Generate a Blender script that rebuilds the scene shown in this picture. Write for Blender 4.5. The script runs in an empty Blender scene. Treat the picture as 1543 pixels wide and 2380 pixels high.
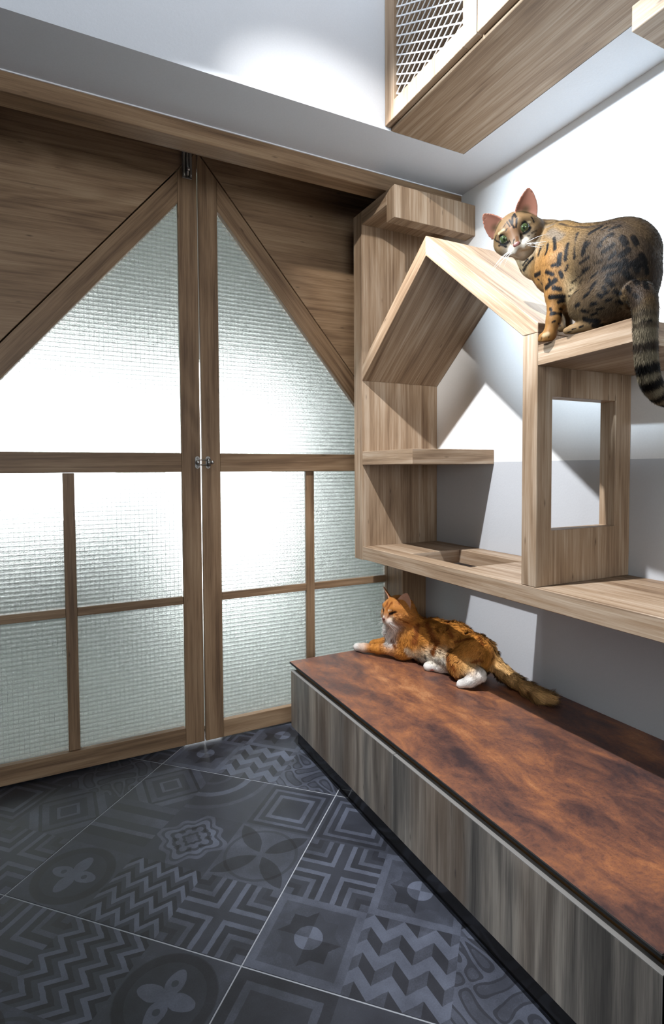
import bpy, bmesh, math, random
import numpy as np
from mathutils import Vector, Matrix

# ------------------------------------------------------------------ camera, sky, lights, exposure
scene = bpy.context.scene
COL = scene.collection

YAW, PITCH, ROLL = 0.4700, -0.0389, -0.0056
def cam_axes():
    cy, sy = math.cos(YAW), math.sin(YAW)
    fw = Vector((sy, cy, 0)); rt = Vector((cy, -sy, 0)); up = Vector((0, 0, 1))
    f2 = fw*math.cos(PITCH) + up*math.sin(PITCH)
    u2 = up*math.cos(PITCH) - fw*math.sin(PITCH)
    r3 = rt*math.cos(ROLL) + u2*math.sin(ROLL)
    u3 = u2*math.cos(ROLL) - rt*math.sin(ROLL)
    return r3, u3, f2
r3, u3, f2 = cam_axes()
cam_data = bpy.data.cameras.new('camera')
cam = bpy.data.objects.new('camera', cam_data)
COL.objects.link(cam)
cam.matrix_world = Matrix(((r3.x, u3.x, -f2.x, 0), (r3.y, u3.y, -f2.y, 0), (r3.z, u3.z, -f2.z, 0.97), (0, 0, 0, 1)))
cam_data.sensor_fit = 'VERTICAL'
cam_data.sensor_height = 36.0
cam_data.lens = 1301.5/2380*36.0
cam_data.shift_x = -2.83/2380
cam_data.shift_y = -47.5/2380
cam_data.clip_start = 0.05
scene.camera = cam

world = bpy.data.worlds.new('sky')
scene.world = world
world.use_nodes = True
bg = world.node_tree.nodes['Background']
bg.inputs['Color'].default_value = (0.95, 0.98, 1.0, 1)
bg.inputs['Strength'].default_value = 7.5

def lamp(name, kind, loc, target, energy, color, **kw):
    d = bpy.data.lights.new(name, kind)
    d.energy = energy
    d.color = color
    for k, v in kw.items():
        setattr(d, k, v)
    o = bpy.data.objects.new(name, d)
    COL.objects.link(o)
    o.location = loc
    o.rotation_euler = (Vector(target) - Vector(loc)).to_track_quat('-Z', 'Y').to_euler()
    return o

# ceiling spotlight over the room, throws the crisp house shadows
lamp('ceiling_spot_lamp', 'SPOT', (0.1415, 1.0874, 2.511), (1.15, 1.20, 0.90), 310, (0.96, 0.97, 1.0),
     shadow_soft_size=0.018, spot_size=math.radians(68), spot_blend=0.7)
# track spotlight across the room, aimed at the upper shelf
lamp('track_spot_lamp', 'SPOT', (-1.35, 0.80, 2.10), (1.356, 0.98, 1.64), 900, (0.74, 0.87, 1.0),
     shadow_soft_size=0.03, spot_size=math.radians(27), spot_blend=1.0)
# added light strip, out of view, to brighten the bulkhead above the doors
lamp('bulkhead_fill_lamp', 'AREA', (-0.2, 1.27, 2.69), (-0.2, 1.418, 2.25), 13, (0.86, 0.92, 1.0),
     shape='RECTANGLE', size=2.6, size_y=0.03)
# added spot: lights the hook board and side panel that the bulkhead shadows
lamp('panel_fill_spot', 'SPOT', (-0.58, 0.17, 2.48), (1.10, 1.72, 1.66), 190, (1.0, 0.97, 0.94),
     shadow_soft_size=0.015, spot_size=math.radians(20), spot_blend=0.7)
# added soft fill from behind the viewer, set in an invented window
lamp('back_fill_lamp', 'AREA', (-0.5, -2.85, 1.45), (0.3, 1.9, 1.6), 12, (0.84, 0.91, 1.0),
     shape='RECTANGLE', size=1.7, size_y=1.2)

vs = scene.view_settings
vs.view_transform = 'Standard'
vs.look = 'None'
vs.exposure = 0.0
vs.gamma = 1.0
vs.use_curve_mapping = False

scene.cycles.max_bounces = 8
scene.cycles.diffuse_bounces = 3
scene.cycles.glossy_bounces = 2
scene.cycles.transmission_bounces = 6

# ------------------------------------------------------------------ helpers
rng = random.Random(7)

def srgb(r, g, b):
    def f(c):
        c /= 255.0
        return c/12.92 if c <= 0.04045 else ((c+0.055)/1.055)**2.4
    return (f(r), f(g), f(b), 1.0)

class X:
    """a shader value; python arithmetic builds Math nodes"""
    def __init__(self, nt, s): self.nt, self.s = nt, s
    def _m(self, op, *o):
        n = self.nt.nodes.new('ShaderNodeMath'); n.operation = op
        for i, v in enumerate((self,) + o):
            if isinstance(v, X): self.nt.links.new(v.s, n.inputs[i])
            else: n.inputs[i].default_value = v
        return X(self.nt, n.outputs[0])
    def __add__(self, o): return self._m('ADD', o)
    __radd__ = __add__
    def __sub__(self, o): return self._m('SUBTRACT', o)
    def __rsub__(self, o): return (self*-1) + o
    def __mul__(self, o): return self._m('MULTIPLY', o)
    __rmul__ = __mul__
    def __truediv__(self, o): return self._m('DIVIDE', o)
    def abs(self): return self._m('ABSOLUTE')
    def floor(self): return self._m('FLOOR')
    def frac(self): return self._m('FRACT')
    def mod(self, v): return self._m('FLOORED_MODULO', v)
    def lt(self, v): return self._m('LESS_THAN', v)
    def gt(self, v): return self._m('GREATER_THAN', v)
    def max(self, v): return self._m('MAXIMUM', v)
    def min(self, v): return self._m('MINIMUM', v)
    def sin(self): return self._m('SINE')
    def cos(self): return self._m('COSINE')
    def sqrt(self): return self._m('SQRT')
    def pow(self, v): return self._m('POWER', v)
    def atan2(self, v): return self._m('ARCTAN2', v)
    def clamp01(self): return self.max(0.0).min(1.0)
    def ramp(self, a, b): return ((self - a)/(b - a)).clamp01()

def new_mat(name):
    m = bpy.data.materials.new(name)
    m.use_nodes = True
    nt = m.node_tree
    p = nt.nodes['Principled BSDF']
    return m, nt, p

def node(nt, typ, **kw):
    n = nt.nodes.new(typ)
    for k, v in kw.items():
        if k.startswith('in_'):
            k2 = k[3:].replace('_', ' ')
            s = n.inputs[k2]
            if isinstance(v, X): nt.links.new(v.s, s)
            elif isinstance(v, bpy.types.NodeSocket): nt.links.new(v, s)
            else: s.default_value = v
        else:
            setattr(n, k, v)
    return n

def mapping(nt, vec, scale, loc=(0, 0, 0), rot=(0, 0, 0)):
    m = node(nt, 'ShaderNodeMapping')
    nt.links.new(vec, m.inputs['Vector'])
    m.inputs['Scale'].default_value = scale
    m.inputs['Location'].default_value = loc
    m.inputs['Rotation'].default_value = rot
    return m.outputs['Vector']

def noise(nt, vec, scale=1.0, detail=4.0, rough=0.55, dist=0.0):
    n = node(nt, 'ShaderNodeTexNoise')
    nt.links.new(vec, n.inputs['Vector'])
    n.inputs['Scale'].default_value = scale
    n.inputs['Detail'].default_value = detail
    n.inputs['Roughness'].default_value = rough
    n.inputs['Distortion'].default_value = dist
    return X(nt, n.outputs['Fac'])

def color_ramp(nt, fac, stops):
    r = node(nt, 'ShaderNodeValToRGB')
    nt.links.new(fac.s, r.inputs['Fac'])
    el = r.color_ramp.elements
    el[0].position, el[0].color = stops[0]
    el[1].position, el[1].color = stops[1]
    for p, c in stops[2:]:
        e = el.new(p); e.color = c
    return r.outputs['Color']

def mix(nt, fac, a, b, mode='MIX'):
    m = node(nt, 'ShaderNodeMix', data_type='RGBA', blend_type=mode)
    for sock, v in ((m.inputs['Factor'], fac), (m.inputs['A'], a), (m.inputs['B'], b)):
        pass
    ins = [s for s in m.inputs if s.enabled]
    for s, v in zip(ins, (fac, a, b)):
        if isinstance(v, X): nt.links.new(v.s, s)
        elif isinstance(v, bpy.types.NodeSocket): nt.links.new(v, s)
        else: s.default_value = v
    return [o for o in m.outputs if o.enabled][0]

def bump(nt, p, height, strength, dist):
    b = node(nt, 'ShaderNodeBump')
    b.inputs['Strength'].default_value = strength
    b.inputs['Distance'].default_value = dist
    nt.links.new(height.s, b.inputs['Height'])
    nt.links.new(b.outputs['Normal'], p.inputs['Normal'])

def vec_attr(nt, name):
    return node(nt, 'ShaderNodeAttribute', attribute_name=name).outputs['Vector']

def wood(name, dark, mid, light, rough=0.5, contrast=1.0, streak=1.0, tint=None):
    m, nt, p = new_mat(name)
    g = vec_attr(nt, 'grain')
    broad = noise(nt, mapping(nt, g, (0.8, 20*streak, 20*streak)), 1, 5, 0.6, 0.6)
    med = noise(nt, mapping(nt, g, (2.0, 110*streak, 110*streak)), 1, 4, 0.6, 0.4)
    fine = noise(nt, mapping(nt, g, (16, 520, 520)), 1, 2, 0.5)
    ring = (noise(nt, mapping(nt, g, (0.9, 6, 6)), 1, 2.0, 0.5, 0.3)*46).sin()*0.5 + 0.5
    v = broad*0.40 + med*0.36 + fine*0.17 + ring*0.07
    v = (v - 0.5)*contrast + 0.5
    c = color_ramp(nt, v, [(0.30, dark), (0.50, mid), (0.68, light)])
    crack = noise(nt, mapping(nt, g, (1.3, 55, 55), (3.1, 0.7, 1.9)), 1, 3, 0.6, 0.8)
    crack = crack.ramp(0.64, 0.72)
    knot = node(nt, 'ShaderNodeTexVoronoi')
    nt.links.new(mapping(nt, g, (1.5, 6, 6)), knot.inputs['Vector'])
    kn = 1 - X(nt, knot.outputs['Distance']).ramp(0.01, 0.10)
    if tint:
        patch = noise(nt, mapping(nt, g, (0.5, 7, 7), (1.7, 4.2, 0.3)), 1, 2, 0.5)
        c = mix(nt, patch.ramp(0.42, 0.68)*0.55, c, tint)
        c = mix(nt, (1 - patch.ramp(0.30, 0.46))*0.5, c, dark)
    c = mix(nt, crack*0.45, c, dark)
    c = mix(nt, kn*0.75, c, (dark[0]*0.5, dark[1]*0.5, dark[2]*0.5, 1))
    nt.links.new(c, p.inputs['Base Color'])
    p.inputs['Roughness'].default_value = rough
    p.inputs['Specular IOR Level'].default_value = 0.3
    bump(nt, p, fine*0.5 + med*0.5, 0.12, 0.002)
    return m

def plain(name, col, rough=0.5, metal=0.0, spec=0.5):
    m, nt, p = new_mat(name)
    p.inputs['Base Color'].default_value = col
    p.inputs['Roughness'].default_value = rough
    p.inputs['Metallic'].default_value = metal
    p.inputs['Specular IOR Level'].default_value = spec
    return m

def plaster(name, col, split=None, col2=None, fleck=0.05):
    m, nt, p = new_mat(name)
    pos = node(nt, 'ShaderNodeNewGeometry').outputs['Position']
    n1 = noise(nt, pos, 2.0, 4)
    n2 = noise(nt, pos, 260, 3, 0.7)
    c = col
    if split is not None:
        z = X(nt, node(nt, 'ShaderNodeSeparateXYZ', in_Vector=pos).outputs['Z'])
        c = mix(nt, z.lt(split), col, col2)
    c2 = mix(nt, ((n2 - 0.5)*2.2*fleck + (n1 - 0.5)*0.06 + 0.03).clamp01(), c, (0.05, 0.05, 0.055, 1))
    nt.links.new(c2, p.inputs['Base Color'])
    p.inputs['Roughness'].default_value = 0.85
    p.inputs['Specular IOR Level'].default_value = 0.15
    bump(nt, p, noise(nt, pos, 140, 4, 0.6), 0.10, 0.003)
    return m

# ---- meshes
def finish(name, bm, mat, parent=None, grain=None, smooth=False, weld=True):
    me = bpy.data.meshes.new(name)
    bmesh.ops.recalc_face_normals(bm, faces=bm.faces)
    bm.to_mesh(me); bm.free()
    o = bpy.data.objects.new(name, me)
    COL.objects.link(o)
    for mm in (mat if isinstance(mat, (list, tuple)) else [mat]):
        me.materials.append(mm)
    if parent is not None: o.parent = parent
    if grain is not None: set_grain(o, grain)
    if smooth:
        me.polygons.foreach_set('use_smooth', [True]*len(me.polygons))
    return o

def set_grain(o, g):
    me = o.data
    n = len(me.vertices)
    co = np.empty(n*3, np.float32); me.vertices.foreach_get('co', co); co = co.reshape(-1, 3)
    g = np.array(g, float); g /= np.linalg.norm(g)
    h = np.array((0, 0, 1.0)) if abs(g[2]) < 0.9 else np.array((1.0, 0, 0))
    a = np.cross(g, h); a /= np.linalg.norm(a); b = np.cross(g, a)
    off = np.array([rng.uniform(0, 9) for _ in range(3)])
    # along the grain on the long faces; on the sawn ends the edge band runs sideways
    npoly = len(me.polygons)
    nrm = np.empty(npoly*3, np.float32); me.polygons.foreach_get('normal', nrm); nrm = nrm.reshape(-1, 3)
    tot = np.empty(npoly, np.int32); me.polygons.foreach_get('loop_total', tot)
    li = np.empty(len(me.loops), np.int32); me.loops.foreach_get('vertex_index', li)
    end = np.repeat(np.abs(nrm@g) > 0.75, tot)
    p = co[li]
    out = np.stack([p@g, p@a, p@b], 1)
    out[end] = np.stack([p@a, p@b + 3.1, p@g], 1)[end]
    at = me.attributes.new('grain', 'FLOAT_VECTOR', 'CORNER')
    at.data.foreach_set('vector', (out + off).astype(np.float32).ravel())

def bevel(bm, w, seg=1):
    if w > 0:
        es = [e for e in bm.edges if len(e.link_faces) == 2 and e.calc_face_angle(0) > 0.5]
        bmesh.ops.bevel(bm, geom=es, offset=w, segments=seg, profile=0.5, affect='EDGES')

def box(name, lo, hi, mat, parent=None, grain=None, bev=0.0012, seg=1):
    bm = bmesh.new()
    bmesh.ops.create_cube(bm, size=1)
    for v in bm.verts:
        for i in range(3):
            v.co[i] = lo[i] + (v.co[i] + 0.5)*(hi[i] - lo[i])
    bevel(bm, bev, seg)
    return finish(name, bm, mat, parent, grain)

AX = {'x': (1, 2, 0), 'y': (0, 2, 1), 'z': (0, 1, 2)}
def prism(name, pts, axis, lo, hi, mat, parent=None, grain=None, bev=0.0012, holes=None):
    """polygon in the two other axes, pushed from lo to hi along axis"""
    a, b, c = AX[axis]
    bm = bmesh.new()
    def mk(p, t):
        co = [0, 0, 0]; co[a], co[b], co[c] = p[0], p[1], t
        return bm.verts.new(co)
    if not holes:
        v0 = [mk(p, lo) for p in pts]; v1 = [mk(p, hi) for p in pts]
        bm.faces.new(v0); bm.faces.new(v1[::-1])
        n = len(pts)
        for i in range(n):
            bm.faces.new((v0[i], v0[(i+1) % n], v1[(i+1) % n], v1[i]))
    else:
        # rectangle with one rectangular hole: four corners outside, four inside, same winding
        h = holes
        n = 4
        o0 = [mk(p, lo) for p in pts]; o1 = [mk(p, hi) for p in pts]
        i0 = [mk(p, lo) for p in h]; i1 = [mk(p, hi) for p in h]
        for k in range(n):
            j = (k+1) % n
            bm.faces.new((o0[k], o0[j], i0[j], i0[k]))
            bm.faces.new((o1[k], i1[k], i1[j], o1[j]))
            bm.faces.new((o0[k], o1[k], o1[j], o0[j]))
            bm.faces.new((i0[k], i0[j], i1[j], i1[k]))
    bmesh.ops.recalc_face_normals(bm, faces=bm.faces)
    bevel(bm, bev)
    return finish(name, bm, mat, parent, grain)

def tube_bm(bm, pts, r, seg=10, cap=True):
    pts = [Vector(p) for p in pts]
    rings = []
    prev = None
    for i, p in enumerate(pts):
        t = (pts[min(i+1, len(pts)-1)] - pts[max(i-1, 0)]).normalized()
        if prev is None:
            n = t.orthogonal().normalized()
        else:
            n = (prev - t*prev.dot(t)).normalized()
        prev = n
        b = t.cross(n)
        rr = r[i] if isinstance(r, (list, tuple)) else r
        rings.append([bm.verts.new(p + (n*math.cos(2*math.pi*k/seg) + b*math.sin(2*math.pi*k/seg))*rr) for k in range(seg)])
    for a, b in zip(rings[:-1], rings[1:]):
        for k in range(seg):
            bm.faces.new((a[k], a[(k+1) % seg], b[(k+1) % seg], b[k]))
    if cap:
        bm.faces.new(rings[0][::-1]); bm.faces.new(rings[-1])

def tube(name, pts, r, mat, parent=None, seg=10):
    bm = bmesh.new()
    tube_bm(bm, pts, r, seg)
    return finish(name, bm, mat, parent, smooth=True)

def empty(name, loc=(0, 0, 0)):
    o = bpy.data.objects.new(name, None)
    COL.objects.link(o)
    o.location = (0, 0, 0)
    o.empty_display_size = 0.05
    return o

def tag(o, label, cat, group=None):
    o['label'] = label; o['category'] = cat
    if group: o['group'] = group
    return o

def struct(o, label=None):
    o['kind'] = 'structure'
    if label: o['label'] = label
    return o

# ------------------------------------------------------------------ materials
OAK = wood('oak_laminate', srgb(92, 69, 50), srgb(148, 125, 101), srgb(182, 165, 145), 0.5, 1.15)
OAK_DOOR = wood('oak_door_laminate', srgb(84, 64, 47), srgb(134, 108, 82), srgb(162, 137, 109), 0.5, 1.15)
GREY_WOOD = wood('weathered_grey_wood', srgb(62, 60, 58), srgb(114, 110, 104), srgb(164, 157, 147), 0.45, 1.35, 0.6, srgb(122, 100, 78))
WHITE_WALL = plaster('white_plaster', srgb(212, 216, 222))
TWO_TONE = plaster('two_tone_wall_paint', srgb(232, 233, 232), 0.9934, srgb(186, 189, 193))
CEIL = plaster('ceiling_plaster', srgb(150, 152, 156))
SLATE_WALL = plaster('slate_grey_paint', srgb(92, 94, 98))
BLACK = plain('black_gloss_plinth', (0.012, 0.011, 0.011, 1), 0.12)
BLACK_MATT = plain('black_gap', (0.008, 0.008, 0.008, 1), 0.8)
BRONZE = plain('bronze_profile', srgb(150, 112, 72), 0.32, 0.75)
STEEL = plain('brushed_steel', (0.55, 0.54, 0.52, 1), 0.28, 1.0)
STEEL_DARK = plain('aged_steel', (0.30, 0.29, 0.27, 1), 0.35, 1.0)
WHITE_METAL = plain('white_painted_metal', srgb(236, 238, 240), 0.4)
EDGE = plain('pale_edge_band', srgb(124, 122, 119), 0.5)
GROUT = plain('grey_grout', srgb(158, 162, 168), 0.8)
DARK_IN = plain('dark_cabinet_inside', srgb(54, 44, 36), 0.7)

def rust_material():
    m, nt, p = new_mat('oxidised_rust_slab')
    pos = node(nt, 'ShaderNodeNewGeometry').outputs['Position']
    st = mapping(nt, pos, (1.0, 0.42, 1.0), (0.3, 0.1, 0), (0, 0, math.radians(12)))
    big = noise(nt, st, 4.2, 6, 0.62, 0.7)
    mid = noise(nt, mapping(nt, pos, (1, 0.55, 1), (2, 5, 1)), 16, 7, 0.72, 0.5)
    fine = noise(nt, pos, 150, 4, 0.75)
    v = big*0.46 + mid*0.36 + fine*0.18
    c = color_ramp(nt, v, [(0.40, srgb(56, 43, 44)), (0.46, srgb(88, 60, 52)), (0.51, srgb(116, 76, 58)),
                           (0.56, srgb(146, 94, 62)), (0.62, srgb(176, 124, 84))])
    spk = fine.ramp(0.54, 0.66)
    c = mix(nt, spk*0.5, c, srgb(52, 40, 42))
    nt.links.new(c, p.inputs['Base Color'])
    nt.links.new((mid*0.3 + 0.28).s, p.inputs['Roughness'])
    bump(nt, p, fine + mid, 0.15, 0.002)
    return m
RUST = rust_material()

def glass_material():
    m, nt, p = new_mat('wired_grid_glass')
    nt.nodes.remove(p)
    out = nt.nodes['Material Output']
    pos = node(nt, 'ShaderNodeNewGeometry').outputs['Position']
    sep = node(nt, 'ShaderNodeSeparateXYZ', in_Vector=pos)
    x, z = X(nt, sep.outputs['X']), X(nt, sep.outputs['Z'])
    PER = 0.0142
    w = noise(nt, pos, 45, 2)
    fx = ((x + w*0.0012)/PER).frac() - 0.5
    fz = ((z + w*0.0016)/PER).frac() - 0.5
    pillow = (fx*math.pi*1.0).cos()*0.40 + (fz*math.pi*1.0).cos()*1.5
    grit = noise(nt, pos, 420, 3, 0.6)
    bm_ = node(nt, 'ShaderNodeBump', in_Strength=1.0, in_Distance=0.0050)
    nt.links.new((pillow*0.75 + grit*0.45).s, bm_.inputs['Height'])
    g = node(nt, 'ShaderNodeBsdfGlass', in_Color=(0.96, 0.98, 0.965, 1), in_Roughness=0.19, in_IOR=1.42)
    nt.links.new(bm_.outputs['Normal'], g.inputs['Normal'])
    t = node(nt, 'ShaderNodeBsdfTranslucent', in_Color=(0.80, 0.85, 0.83, 1))
    nt.links.new(bm_.outputs['Normal'], t.inputs['Normal'])
    a = node(nt, 'ShaderNodeMixShader', in_Fac=0.16)
    nt.links.new(g.outputs[0], a.inputs[1]); nt.links.new(t.outputs[0], a.inputs[2])
    wire = (fx.abs().gt(0.470)).max(fz.abs().gt(0.462))
    d = node(nt, 'ShaderNodeBsdfDiffuse', in_Color=(0.16, 0.18, 0.17, 1))
    b = node(nt, 'ShaderNodeMixShader')
    nt.links.new((wire*0.42).s, b.inputs[0])
    nt.links.new(a.outputs[0], b.inputs[1]); nt.links.new(d.outputs[0], b.inputs[2])
    nt.links.new(b.outputs[0], out.inputs['Surface'])
    return m
GLASS = glass_material()

# ------------------------------------------------------------------ floor of patchwork tiles
def tile_motif(name, fn):
    m, nt, p = new_mat('tile_print_' + name)
    uv = node(nt, 'ShaderNodeUVMap').outputs['UV']
    sep = node(nt, 'ShaderNodeSeparateXYZ', in_Vector=uv)
    u = X(nt, sep.outputs['X'])*2 - 1
    v = X(nt, sep.outputs['Y'])*2 - 1
    pos = node(nt, 'ShaderNodeNewGeometry').outputs['Position']
    wob = noise(nt, pos, 60, 3)
    tone = fn(u + (wob - 0.5)*0.03, v + (wob - 0.5)*0.03)          # 0 dark .. 1 light
    wear = noise(nt, pos, 9, 6, 0.65)
    speck = noise(nt, pos, 330, 3, 0.7)
    t = tone*0.72 + (wear - 0.5)*0.75 + (speck - 0.5)*0.28 + 0.12
    c = color_ramp(nt, t.clamp01(), [(0.0, srgb(22, 23, 28)), (0.5, srgb(52, 55, 64)), (1.0, srgb(98, 104, 120))])
    nt.links.new(c, p.inputs['Base Color'])
    nt.links.new((wear*0.25 + 0.36).s, p.inputs['Roughness'])
    p.inputs['Specular IOR Level'].default_value = 0.38
    bump(nt, p, speck*0.5 + wear, 0.08, 0.002)
    return m

def bnd(d, first, *edges):
    out = None; last = first
    for pos_, tone in edges:
        s = d.gt(pos_)*(tone - last)
        out = s if out is None else out + s
        last = tone
    return out + first
def tri(x): return ((x.frac() - 0.5).abs())*2
def rad(u, v): return (u*u + v*v).sqrt()

def m_frames(u, v): return bnd(u.abs().max(v.abs()), 0.25, (0.42, 0.75), (0.55, 0.2), (0.70, 0.65), (0.80, 0.1), (0.93, 0.45))
def m_zigzag(u, v): return ((v*3 + tri(u*2.0)*1.0).mod(1.5)/0.5).floor()*0.45
def m_cross(u, v): return bnd(u.abs().min(v.abs()), 0.35, (0.12, 0.85), (0.24, 0.15), (0.40, 0.7), (0.52, 0.3), (0.66, 0.1), (0.8, 0.6))
def m_leaves(u, v):
    p_, q_ = (u*1.0).abs(), (v*1.0).abs()
    l1 = rad(p_ - 1, q_).lt(0.93)*rad(p_, q_ - 1).lt(0.93)
    l2 = rad(p_, q_).gt(0.86)*rad(p_, q_).lt(0.94)
    return l1*-0.5 + 0.62 + l2*-0.25
def m_rosette(u, v):
    r, th = rad(u, v), v.atan2(u)
    rr = r/(1 + (th*8).cos()*0.10 + (th*4).cos()*0.12)
    t = bnd(rr, 0.75, (0.16, 0.25), (0.24, 0.8), (0.42, 0.3), (0.52, 0.85), (0.66, 0.4), (0.74, 0.7), (0.86, 0.3))
    holes = (((th*4).sin().abs()).gt(0.8))*((r - 0.42).abs().lt(0.09))
    return t - holes*0.4
def m_clover(u, v):
    r, th = rad(u, v), v.atan2(u)
    c = r.lt((th*2).cos().abs()*0.42 + 0.16 + (th*8).cos()*0.03)
    ring = (r - 0.84).abs().lt(0.10)
    dots = rad(u.abs() - 0.30, v.abs() - 0.0).lt(0.07)
    return c*0.6 + 0.22 - ring*0.2 + (r.gt(0.96))*0.28 - dots*0.4
def m_stripes(u, v): return bnd(u, 0.35, (-0.66, 0.12), (-0.33, 0.75), (-0.18, 0.3), (0.1, 0.6), (0.45, 0.15), (0.75, 0.5))
def m_star(u, v):
    a = u.abs().max(v.abs()); b = (u.abs() + v.abs())*0.7071
    s = a.min(b).lt(0.5)
    inner = rad(u, v).lt(0.30 + 0.0)
    fr = a.gt(0.82)
    tri_ = ((u*v).gt(0.0))*s
    return 0.55 - s*0.15 - tri_*0.35 + inner*0.55 + fr*0.2
def m_cubes(u, v):
    uu = u*1.5 + 0.25
    row = (v*1.5 + tri(uu)*0.5)
    band = row.mod(1.0).gt(0.5)
    left = uu.frac().gt(0.5)
    return band*(left*0.45 + 0.12) + (1 - band)*0.85
def m_scroll(u, v):
    f = (u*5 + (v*4).sin()*2.0).sin()*(v*5 + (u*4).sin()*2.0).sin()
    return f.abs().gt(0.22)*-0.45 + f.abs().gt(0.6)*0.3 + 0.7
def m_arcs(u, v):
    r = rad(u + 1, v + 1)
    return bnd(r, 0.2, (0.5, 0.55), (0.62, 0.25), (1.05, 0.75), (1.25, 0.3), (1.7, 0.6), (1.85, 0.4))
def m_diamond(u, v): return bnd(u.abs() + v.abs(), 0.3, (0.3, 0.7), (0.42, 0.2), (0.7, 0.55), (0.95, 0.1), (1.08, 0.65), (1.4, 0.35))
def m_block(u, v): return bnd(u.abs().max(v.abs()), 0.22, (0.62, 0.6), (0.78, 0.08))
MOT = {k: tile_motif(k, f) for k, f in dict(frames=m_frames, zigzag=m_zigzag, cross=m_cross, leaves=m_leaves, rosette=m_rosette,
       clover=m_clover, stripes=m_stripes, star=m_star, cubes=m_cubes, scroll=m_scroll, arcs=m_arcs, diamond=m_diamond, block=m_block).items()}
TILE_SIDE, JOINT = 0.603, 0.0030
TILE_C = (0.315, 1.455)
def tile_mesh(name, cells):
    """cells[j][i]: motif; local +u runs from the far corner to the right corner, +v from the far corner to the left corner"""
    h = TILE_SIDE/2 - JOINT/2
    me = bpy.data.meshes.new(name)
    vs_, fs, mi, uvs = [], [], [], []
    mats = []
    b = 0.0006
    xs_ = [-h + b + (2*h - 2*b)*i/3 for i in range(4)]
    for j in range(4):
        for i in range(4): vs_.append((xs_[i], xs_[j], 0.0))
    base = 16
    ring = [(-h, -h), (h, -h), (h, h), (-h, h)]
    for r in ring: vs_.append((r[0], r[1], -b))
    for r in ring: vs_.append((r[0], r[1], -0.009))
    for j in range(3):
        for i in range(3):
            a = j*4 + i
            fs.append((a, a+1, a+5, a+4))
            k = MOT[cells[j][i]]
            if k not in mats: mats.append(k)
            mi.append(mats.index(k))
            rot = (i*2 + j*3 + len(name)) % 4
            q = [(0, 0), (1, 0), (1, 1), (0, 1)]
            uvs += q[rot:] + q[:rot]
    edge = [[0, 1, 2, 3], [3, 7, 11, 15], [15, 14, 13, 12], [12, 8, 4, 0]]
    for s in range(4):
        c = edge[s]
        fs.append((base+s, base+(s+1) % 4) + tuple(c[::-1])); mi.append(0); uvs += [(0.5, 0.5)]*6
        fs.append((base+4+s, base+4+(s+1) % 4, base+(s+1) % 4, base+s)); mi.append(0); uvs += [(0.5, 0.5)]*4
    me.from_pydata(vs_, [], fs)
    for k in mats: me.materials.append(k)
    me.polygons.foreach_set('material_index', mi)
    ul = me.uv_layers.new(name='UVMap')
    ul.data.foreach_set('uv', np.array(uvs, np.float32).ravel())
    me.update()
    return me
TILES = [
    tile_mesh('tile_a', [['diamond', 'arcs', 'frames'], ['stripes', 'rosette', 'leaves'], ['clover', 'zigzag', 'cross']]),
    tile_mesh('tile_b', [['frames', 'diamond', 'stripes'], ['cross', 'star', 'cubes'], ['star', 'cubes', 'scroll']]),
    tile_mesh('tile_cc', [['cross', 'zigzag', 'clover'], ['zigzag', 'leaves', 'diamond'], ['rosette', 'frames', 'stripes']]),
    tile_mesh('tile_ddd', [['block', 'arcs', 'scroll'], ['clover', 'frames', 'diamond'], ['zigzag', 'rosette', 'cross']]),
]
floor = box('floor', (-2.2, -2.9, -0.06), (1.56, 4.2, -0.0010), GROUT, bev=0)
struct(floor, 'dark floor of large square patchwork tiles laid diagonally')
DIAG = TILE_SIDE*math.sqrt(2)
layout = {(0, 0): 0, (1, 0): 1, (0, 1): 2, (1, 1): 3, (-1, 0): 3, (0, -1): 1, (2, 1): 2, (1, 2): 3, (-1, 1): 2}
for a in range(-8, 12):
    for b in range(-8, 12):
        # grid axes: a steps to the right-near side, b to the left-near side
        cx_ = TILE_C[0] + (a - b)*DIAG/2
        cy_ = TILE_C[1] - (a + b)*DIAG/2
        if not (-2.1 < cx_ < 1.2 and -2.6 < cy_ < 2.45): continue
        k = layout.get((a, b), (a*5 + b*3) % 4)
        o = bpy.data.objects.new('tile', TILES[k])
        COL.objects.link(o)
        o.parent = floor
        o.location = (cx_, cy_, 0)
        o.rotation_euler = (0, 0, math.radians(-45 - 90))
        # local x -> towards right-near neighbour, local y -> towards left-near neighbour (from the far corner)
        o.matrix_local = Matrix.Translation((cx_, cy_, 0)) @ Matrix(((0.70711, -0.70711, 0, 0), (-0.70711, -0.70711, 0, 0), (0, 0, 1, 0), (0, 0, 0, 1)))

# ------------------------------------------------------------------ room shell
XW = 1.356          # right wall
YD = 1.957          # face of the doors
ZB = 1.959          # underside of the beams
ZC = 2.72           # ceiling
wr = box('wall_right', (XW, -2.9, 0), (XW+0.12, 1.998, ZC), TWO_TONE, bev=0)
struct(wr, 'white wall with a grey painted lower half')
struct(box('wall_left', (-2.32, -2.9, 0), (-2.2, 1.998, ZC), SLATE_WALL, bev=0), 'slate grey side wall')
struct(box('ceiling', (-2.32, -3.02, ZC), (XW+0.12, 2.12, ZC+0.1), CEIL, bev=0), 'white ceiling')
# unseen back wall; its window is invented to hold the fill light
wb = empty('wall_back'); struct(wb, 'slate grey wall behind the viewer, with a window added for the fill light')
for nm, lo, hi in (('wall_segment', (-2.2, -3.0, 0), (-1.4, -2.9, ZC)), ('wall_segment', (0.4, -3.0, 0), (XW, -2.9, ZC)),
                   ('wall_segment', (-1.4, -3.0, 0), (0.4, -2.9, 0.8)), ('wall_segment', (-1.4, -3.0, 2.1), (0.4, -2.9, ZC))):
    box(nm, lo, hi, SLATE_WALL, wb, bev=0)
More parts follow.
